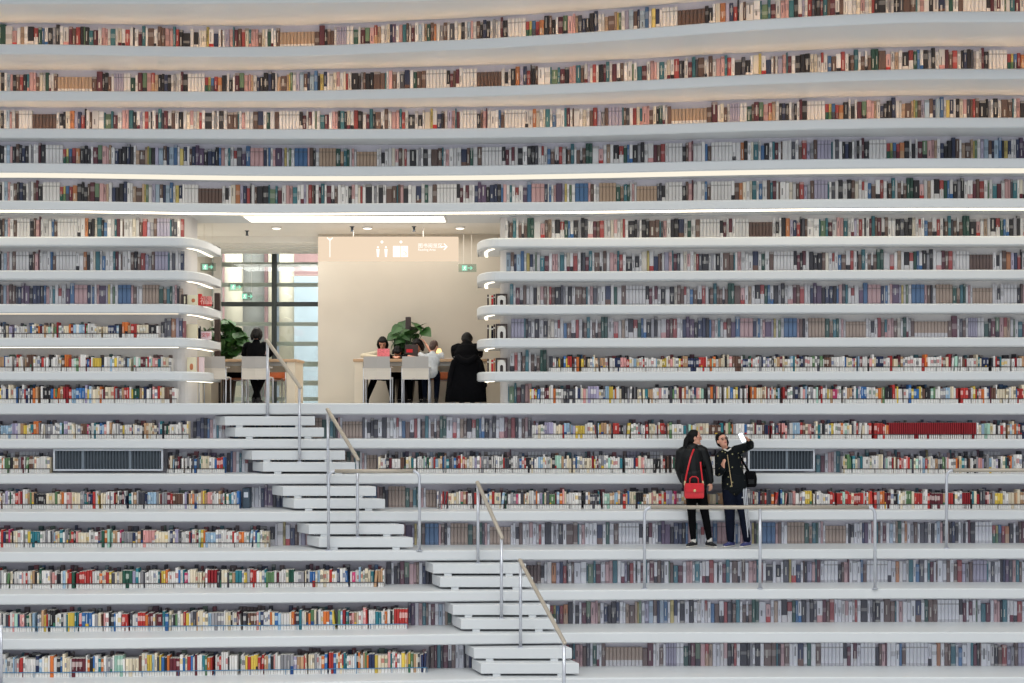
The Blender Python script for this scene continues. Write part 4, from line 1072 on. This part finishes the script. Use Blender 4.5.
# phone
c = p(742.3, 437.6, -.46); t = empty('phone', c); tag(t, 'phone with bright screen held up in the raised hand', 'phone')
f_, u_, r_ = frame_of((-.45, -.75, -.2), (-.5, 0, 1)); m = MB()
def obb(mb, c, r, f, u, a, b, h):
    ring = lambda q: [c + r * (sx2 * a) + f * (sy2 * b) + u * q for sx2, sy2 in ((-1, -1), (1, -1), (1, 1), (-1, 1))]
    mb.loft([ring(-h), ring(h)])
obb(m, V((0, 0, 0)), r_, f_, u_, .038, .005, .075); m.build('phone_case', M['phonebody'], t)
m = MB(); obb(m, f_ * .006, r_, f_, u_, .034, .0012, .068); m.build('screen', M['phone'], t)
# black shoulder bag of the man
a = p(745.5, 487, .02); b = p(755, 471, .02); bag = empty('black_bag', ((a.x + b.x) / 2, a.y, a.z)); tag(bag, 'black bag hanging behind the hip of the person with the phone', 'bag')
W = (b.x - a.x) / 2 + .02; Hb = b.z - a.z
m = MB(); m.loft([[(x * W * k1, y * .07, z) for x, y in ((-1, -.6), (-.6, -1), (.6, -1), (1, -.6), (1, .6), (.6, 1), (-.6, 1), (-1, .6))] for z, k1 in ((0, .8), (.03, .97), (Hb * .5, 1.05), (Hb * .85, .9), (Hb, .65))]); m.build('bag_body', M['blackcloth'], bag, True)
m = MB(); org = V(bag.location); m.tube([V((-W * .3, 0, Hb)), p(743, 462, .12) - org, p(738, 453, .13) - org], [(.018, .005)] * 3, side=(1, 0, 0), n=8); m.build('strap', M['blackcloth'], bag, True)
m = MB(); m.box(-W * .5, W * .5, -.085, -.065, Hb * .2, Hb * .5, bev=.006); m.build('pocket', M['blackleather'], bag)

# --- readers
def sit(lab, px, py_head, d, facing, top_m, low_m, lean=.25, hairm='hair', hair=None, scale=.93, seat=.46, elb=None, feet=None, low='trousers', top='jumper', headoff=0.0, face=None, handz=None, wrx=None, up=(0, 0, 1), kneedy=.42, footdy=.38, nk=.155, puff=.018, over=None, sleeve=.93, shoes=('shoeblack', 'shoeblack')):
    """facing -1: towards the camera, +1: away; the table is on the side it faces"""
    s = scale; base = P(px, 400, d); X, Y = base.x, d; q = facing; R_ = V((q, 0, 0))        # right hand side of the sitter
    R_ = V((q * 1.0, 0, 0)); head = P(px, py_head, d); hy = Y + q * lean; zz = zf
    headv = V((head.x + headoff, hy, P(0, py_head, hy).z)); neck = V((X + headoff * .6, Y + q * lean * .72, headv.z - nk * s)); pel = V((X, Y, zz + seat + .08)); chest = neck.lerp(pel, .35); waist = neck.lerp(pel, .72)
    sh = .185 * s; SL = neck - R_ * sh + V((0, 0, -.065)); SR = neck + R_ * sh + V((0, 0, -.065))
    tz = zz + .80; el = elb or .30; wx_ = wrx if wrx is not None else .10
    J = dict(head=headv, face=face or (0, q * .8, -.6), up=up, neck=neck, chest=chest, waist=waist, pelvis=pel, shL=SL, shR=SR,
             elL=V((X - q * el, Y + q * (lean + .06), tz + .06)), elR=V((X + q * el, Y + q * (lean + .06), tz + .06)),
             wrL=V((X - q * wx_, Y + q * (lean + .24), (handz or tz + .03))), wrR=V((X + q * wx_, Y + q * (lean + .24), (handz or tz + .03))),
             hipL=pel - R_ * .085 + V((0, q * .03, -.03)), hipR=pel + R_ * .085 + V((0, q * .03, -.03)),
             handL=((.35 * q, q * .9, 0), (0, 0, -1), .3, -1), handR=((-.35 * q, q * .9, 0), (0, 0, -1), .3, 1))
    kz = zz + seat + .05
    J['knL'] = V((X - q * .11, Y + q * kneedy, kz)); J['knR'] = V((X + q * .11, Y + q * kneedy, kz))
    fl, fr_ = feet or ((-.1 * q, footdy), (.1 * q, footdy))
    if over: J.update(over(J, X, Y, tz))
    J['anL'] = V((X + fl[0], Y + q * fl[1], zz + .085)); J['anR'] = V((X + fr_[0], Y + q * fr_[1], zz + .085))
    return person(lab, J, top_m, low_m, .011, s, shoes, hairm=hairm, hair=hair, puff=puff, legpuff=.014, sleeve=sleeve, toes=dict(L=(.1, q, 0), R=(-.1, q, 0)), soles=dict(L=zz, R=zz), top_name=top, low_name=low, group='readers at the tables', face=(q < 0)), J
def bob(m, c, f, u, r):
    for q in (-1, 1): m.tube([c + r * q * .06 + u * .04, c + r * q * .078 - u * .04, c + r * q * .065 - u * .11], [.035, .034, .028], n=10)
    m.tube([c - f * .06, c - f * .07 - u * .10], [.07, .055], n=10); m.ell(c + f * .035 + u * .075, (.072, .055, .035), (r, f, u))
def bob2(m, c, f, u, r):
    bob(m, c, f, u, r); m.ell(c - f * .05 - u * .03, (.09, .06, .11), (r, f, u))
sit('person with dark bobbed hair and beige jumper bent over the table, behind an empty chair', 384, 343, 25.75, -1, 'beigeknit', 'blackcloth', .28, hair=bob, elb=.36, wrx=.06, feet=((.22, .75), (-.26, .55)), kneedy=.42)
sit('person all in black with head bowed low, between the two white chairs', 399.5, 352, 25.75, -1, 'blackcloth', 'blackcloth', .42, hair=bob, elb=.24, wrx=.05, feet=((.06, .75), (-.06, .8)), face=(0, -.5, -.85))
sit('person in black top leaning sideways with a bare hand at the head, beside the plant', 417, 345, 25.65, -1, 'blackcloth', 'blackcloth', .32, hair=bob2, elb=.22, wrx=.02, face=(-.5, -.6, -.6), headoff=.03, sleeve=-1,
    over=lambda J, X, Y, tz: dict(elL=V((X + .30, Y - .42, tz + .10)), wrL=J['head'] + V((.15, -.02, .02)), handL=((-.5, 0, .8), (-1, 0, 0), .5, 1)))
sit('child in grey striped shirt with brown hair, slumped on the table to the right', 430, 346.5, 24.35, 1, 'greyshirt', 'navy', .22, hairm='hairbrown', scale=.85, elb=.19, wrx=.10, face=(.6, .7, -.4), headoff=.06, kneedy=.3, footdy=.2, top='shirt', low='jeans')
sit('person in black jacket hunched over the table, seen from behind, right end', 466.5, 340, 24.35, 1, 'blackcloth', 'blackcloth', .28, elb=.20, wrx=.10, top='jacket', scale=1.05, nk=.10, puff=.06, hair=lambda m, c, f, u, r: m.ell(c - f * .02 + u * .02, (.105, .10, .10), (r, f, u)), kneedy=.35, footdy=.3)
sit('person in black top with dark bob, sitting alone with crossed ankles at the window table', 255, 334, 24.32, 1, 'blackcloth', 'blackcloth', .16, hair=bob2, elb=.24, wrx=.12, feet=((.045, .10), (-.045, .14)), kneedy=.3, top='top', low='leggings')
# raised arm of the sideways reader and white piping on the hunched jacket
# long black coat draped over the chair
cx = P(467, 400, 23.86); t_pts = []
m = MB(); rows = [(zf + .82, .20, .05, 0), (zf + .74, .245, .075, 0), (zf + .55, .27, .09, 0), (zf + .30, .33, .10, -.02), (zf + .02, .345, .11, -.03)]
rings = []
for (z, w, dp, sh_) in rows:
    ring = []
    for i in range(28):
        a = 2 * math.pi * i / 28; wob = 1 + .07 * math.sin(a * 7 + 1) * (1 - (z - zf) / .9)
        ring.append((math.cos(a) * w * wob + sh_, math.sin(a) * dp * wob, z - zf))
    rings.append(ring)
m.loft(rings); coat = m.build('long_coat', M['blackcloth'], loc=(cx.x, 23.86, zf), smooth=True); tag(coat, 'long black coat draped over the chair back, reaching the floor', 'coat')
m = MB(); m.tube([(-.14, -.05, .80), (-.10, -.10, .74), (0, -.12, .70), (.10, -.10, .74), (.14, -.05, .80)], [.03, .05, .055, .05, .03], n=10); m.build('hood', M['blackcloth'], coat, True)
for q in (-1, 1):
    m = MB(); m.tube([(q * .22, -.03, .70), (q * .27, -.05, .50), (q * .30, -.05, .30)], [.05, .055, .045], n=10); m.build('sleeve', M['blackcloth'], coat, True)
# things on and by the tables
zt = zf + .775
def small(name, px, d, lab, cat, z, m_, fn):
    q = P(px, 400, d); mb = MB(); fn(mb); o = mb.build(name, M[m_], loc=(q.x, d, z)); tag(o, lab, cat); return o
def book_open(mb):
    for s_ in (-1, 1): mb.loft([[(0, -.11, .004), (s_ * .08, -.11, .028), (s_ * .16, -.11, .012), (s_ * .16, -.11, .004), (0, -.11, 0)], [(0, .11, .004), (s_ * .08, .11, .028), (s_ * .16, .11, .012), (s_ * .16, .11, .004), (0, .11, 0)]])
small('open_book', 383.5, 24.95, 'pink patterned open book held up by the person in beige', 'book', zt + .03, 'pinkcloth', lambda mb: mb.loft([[(-.11, -.02, 0), (0, .02, 0), (.11, -.02, 0), (.11, 0, 0), (0, .04, 0), (-.11, 0, 0)], [(-.11, .0, .17), (0, .04, .17), (.11, 0, .17), (.11, .02, .17), (0, .06, .17), (-.11, .02, .17)]]))
small('open_book', 367, 24.7, 'open white book lying at the left end of the crowded table', 'book', zt, 'white', book_open)
small('open_book', 444, 24.75, 'open white book lying under the elbow of the child in grey', 'book', zt, 'white', book_open)
small('open_book', 258, 24.85, 'open white book in front of the lone person at the window table', 'book', zt, 'white', book_open)
small('open_book', 466, 24.95, 'open white book in front of the hunched person in black', 'book', zt, 'white', book_open)
o = small('handbag', 237.5, 25.55, 'black handbag resting on the orange chair beyond the window table', 'bag', zf + .462, 'blackcloth', lambda mb: mb.loft([[(x * k1, y * .06, z) for x, y in ((-1, -.6), (-.6, -1), (.6, -1), (1, -.6), (1, .6), (.6, 1), (-.6, 1), (-1, .6))] for z, k1 in ((0, .16), (.05, .18), (.16, .15), (.22, .10))]))
m = MB(); m.tube([(-.08, 0, .2), (-.05, 0, .27), (.05, 0, .27), (.08, 0, .2)], .008, n=6); m.build('handle', M['blackleather'], o, True)
o = small('planter_card', 411.5, 25.2, 'dark red menu card standing on the table before the plant', 'card', zt, 'darkpost', lambda mb: mb.box(-.12, .12, 0, .02, 0, .28, bev=.004))
m = MB(); m.box(-.09, .02, -.004, 0, .14, .2); m.build('print', M['redleather'], o)
o = small('desk_lamp', 439, 24.98, 'small warm lit lamp glowing next to the child', 'lamp', zt, 'white', lambda mb: mb.tube([(0, 0, 0), (0, 0, .02), (0, 0, .021), (0, 0, .12)], [.05, .05, .012, .012], n=12, round_ends=False))
M['lampglow'] = emit('lamp_glow', (255, 214, 140), 2.0)
m = MB(); m.tube([(0, 0, .12), (0, 0, .2)], [.055, .035], n=14, round_ends=False); m.build('lamp_shade', M['lampglow'], o, True)

# ------------------------------------------------------------------ displays on the rounded shelf ends
def disp(px0, px1, py0, py1, d, dep, name, lab, cat, m_): return card(px0, px1, py0, py1, d, dep, name, lab, cat, m_)
# left, ninth-row shelf (k=3): framed card and red boxes
zz3 = HY - 3 * H * F / 23.2
def onshelf(k, px0, px1, hpx, d, dep, name, lab, cat, m_):
    a = (px0 - CX) * d / F; b = (px1 - CX) * d / F; w = (b - a) / 2; e = MB(); h = hpx * d / F; e.box(-w, w, 0, dep, 0, h, bev=.004)
    o = e.build(name, M[m_], loc=((a + b) / 2, d, ztop(k))); tag(o, lab, cat); return o, w, h
o, w, h = onshelf(3, 187, 197.5, 10, 23.1, .03, 'display_book', 'cream picture book shown face-on beside the red gift boxes, left shelves', 'book', 'creamcard')
m = MB(); m.ell((w * .2, -.002, h * .45), (w * .35, .004, h * .22), n=10, m=6); m.build('cover_picture', M['orange'], o, True)
o, w, h = onshelf(3, 181, 186.5, 10.5, 23.05, .12, 'display_book', 'dark book standing at the end of the ninth row, left shelves', 'book', 'darkpost')
m = MB(); m.box(w * .1, w * .6, -.003, 0, 0.02, h * .8); m.build('spine_band', M['creamcard'], o)
for a_, b_, hp, lab in ((198, 201.5, 12, 'tall narrow red card at the rounded end of the left shelf, ninth row'), (201.8, 206.3, 9.5, 'left one of two red boxes printed with pale characters, left shelf end'), (206.5, 211, 9.5, 'right one of two red boxes printed with pale characters, left shelf end')):
    o, w, h = onshelf(3, a_, b_, hp, 23.3 + .0, .06, 'gift_box', lab, 'box', 'redbox')
    if hp < 11:
        tx = text('福', 0, h * .5, h * .9, M['redprint'], o, 'printed_character', 'CENTER', -.003)
# left, k=2: cream boxes, blue book, pink box, small plant
o, w, h = onshelf(2, 186, 197, 14.5, 23.25, .08, 'display_book', 'pale cream folder standing open on the left shelf end, tenth row', 'book', 'creamcard')
m = MB(); m.box(-w * .9, -w * .7, -.003, 0, .01, h * .95); m.build('spine_band', M['extcol'], o)
o, w, h = onshelf(2, 197.6, 199.6, 13, 23.35, .1, 'display_book', 'slim dark blue book beside the pink box, left shelf end', 'book', 'navy')
m = MB(); m.box(-w, w, -.003, 0, h * .85, h * .99); m.build('spine_band', M['white'], o)
o, w, h = onshelf(2, 200.5, 211, 8, 23.5, .05, 'pink_box', 'white box with pink print on the left shelf end under a small plant', 'box', 'pinkbox')
for x, ch in ((-w * .4, '文'), (w * .4, '学')): text(ch, x, h * .5, h * .62, M['redbox'], o, 'printed_character', 'CENTER', -.003)
dd = 23.75; pt = empty('small_plant', (P(206, 0, dd).x, dd, ztop(2))); tag(pt, 'small green potted plant on the left rounded shelf end, behind the pink box', 'plant')
m = MB(); m.tube([(0, 0, 0), (0, 0, .14)], [.05, .065], n=14, round_ends=False); m.build('pot', M['orange'], pt, True)
m = MB(); rng = random.Random(2)
for i in range(26):
    a = rng.uniform(0, 6.28); el = rng.uniform(.1, 1.2); ln = rng.uniform(.08, .16); dr = V((math.cos(a) * math.cos(el) * 1.2, math.sin(a) * math.cos(el) * .5, math.sin(el) * .7)); b0 = V((0, 0, .13)); c0 = b0 + dr * ln; sdv = dr.cross(V((0, 0, 1))).normalized() * .025
    m.poly([b0, b0 + dr * ln * .5 + sdv, c0, b0 + dr * ln * .5 - sdv])
m.build('foliage', M['leaf'], pt)
# left k=1
o, w, h = onshelf(1, 187, 196, 14.5, 23.2, .04, 'display_book', 'cream book with an orange figure, facing out on the left shelf, row eleven above the floor', 'book', 'creamcard'); o['label'] = 'cream book with an orange figure facing out, lowest left rounded shelf'
m = MB(); m.ell((0, -.002, h * .35), (w * .4, .004, h * .25), n=10, m=6); m.build('cover_picture', M['orange'], o, True)
o, w, h = onshelf(1, 197.5, 203, 15, 23.35, .12, 'display_book', 'thick pale pink book at the end of the lowest left rounded shelf', 'book', 'pinkbox')
m = MB(); m.box(-w, -w * .6, -.003, 0, 0, h); m.build('spine_band', M['orange'], o)
# right tower: arched white bookends with dark books at k = 3, 2, 1
for k, lab in ((3, 'upper'), (2, 'middle'), (1, 'lower')):
    d = 23.22; hh = {3: 12, 2: 15, 1: 14}[k] * d / F
    for (a_, b_, m_, nm, f_h) in ((487.2, 488.8, 'darkpost', 'dark', .95), (489.2, 491, 'creamcard', 'cream', .9), (491.3, 493.2, 'redleather' if k != 2 else 'navy', 'red' if k != 2 else 'navy', .88), (493.5, 495.2, 'orange' if k == 1 else 'darkpost', 'orange' if k == 1 else 'brown', .98)):
        o, w, h = onshelf(k, a_, b_, hh * F / d * f_h, 23.32, .14, 'display_book', '%s book left of the %s arched bookend, right rounded shelves' % (nm, lab), 'book', m_)
        m = MB(); m.box(-w * .9, w * .9, -.003, 0, h * .7, h * .8); m.build('spine_band', M['white'], o)
    x0, x1 = (495.6 - CX) * d / F, (507.5 - CX) * d / F; W = (x1 - x0) / 2; t = empty('arched_bookend', ((x0 + x1) / 2, d, ztop(k))); tag(t, '%s one of three white arched bookends framed by a dark book, right rounded shelves' % lab, 'bookend', 'arched bookends')
    m = MB(); m.box(-W, -W * .72, .03, .17, 0, hh, bev=.003); m.box(W * .72, W, .03, .17, 0, hh, bev=.003); m.box(-W * .72, W * .72, .03, .17, hh * .88, hh, bev=.003); m.build('dark_frame', M['darkpost'], t)
    m = MB(); arc = [(W * .7 * math.cos(a), hh * .52 + hh * .34 * math.sin(a)) for a in [i * math.pi / 10 for i in range(11)]]; inn = [(W * .26 * math.cos(a), hh * .36 + hh * .14 * math.sin(a)) for a in [i * math.pi / 10 for i in range(11)]]
    arc = [(W * .7, 0)] + arc + [(-W * .7, 0)]; inn = [(W * .26, 0)] + inn + [(-W * .26, 0)]
    for i in range(len(arc) - 1):
        qd = lambda y: [(arc[i][0], y, arc[i][1]), (arc[i + 1][0], y, arc[i + 1][1]), (inn[i + 1][0], y, inn[i + 1][1]), (inn[i][0], y, inn[i][1])]
        m.loft([qd(-.0), qd(.05)])
    m.build('arch', M['white'], t)
    m = MB(); m.box(-W * .3, W * .3, .052, .06, 0, hh * .5); m.build('arch_backing', M['darkpost'], t)

# ------------------------------------------------------------------ camera, light
cam = bpy.data.cameras.new('camera'); co = bpy.data.objects.new('camera', cam); COL.objects.link(co)
co.location = (0, 0, Z0); co.rotation_euler = (math.pi / 2, 0, 0); cam.sensor_width = 36; cam.lens = F / 1024 * 36
cam.shift_y = (HY - 341.5) / 1024; cam.clip_end = 200; scene.camera = co
w = bpy.data.worlds.new('hall_light'); scene.world = w; w.use_nodes = True
bg = w.node_tree.nodes['Background']; bg.inputs[0].default_value = (.88, .93, 1.0, 1); bg.inputs[1].default_value = .44
def area(name, loc, rot, sx_, sy_, e, col):
    l = bpy.data.lights.new(name, 'AREA'); l.shape = 'RECTANGLE'; l.size = sx_; l.size_y = sy_; l.energy = e; l.color = col
    o = bpy.data.objects.new(name, l); COL.objects.link(o); o.location = loc; o.rotation_euler = rot; return o
cu = MB(); cu.box(-30, 30, 14.9, 27, 12.5, 12.7); tag(cu.build('shading_overhang', M['shelf']), kind='structure')  # unseen slab added to shade the upper shelves, standing for the overhanging bands
area('skylight', (0, 7, 17.0), (0, 0, 0), 34, 13, 4200, (1, 1, .97))
area('entrance_daylight', (0, -6, 1.8), (math.radians(90), 0, 0), 30, 3.4, 650, (.82, .90, 1.0))
area('reading_room_fill', (-2.6, 25.0, zc - .03), (0, 0, 0), 4.4, 1.2, 56, (1, .945, .87))  # added fill light for the reading room, not a fixture of its own
area('corridor_fill', (-5.0, 26.0, zc - .12), (0, 0, 0), 2.0, 1.6, 55, (1, .96, .90))  # added fill light brightening the corridor wall and window bands, no fixture there
area('outdoor_daylight', (-5, 30.2, 9.5), (math.radians(35), 0, 0), 6, 3, 520, (1, 1, 1))
vs = scene.view_settings; vs.view_transform = 'Standard'; vs.look = 'None'; vs.exposure = 0; vs.gamma = 1; vs.use_curve_mapping = False
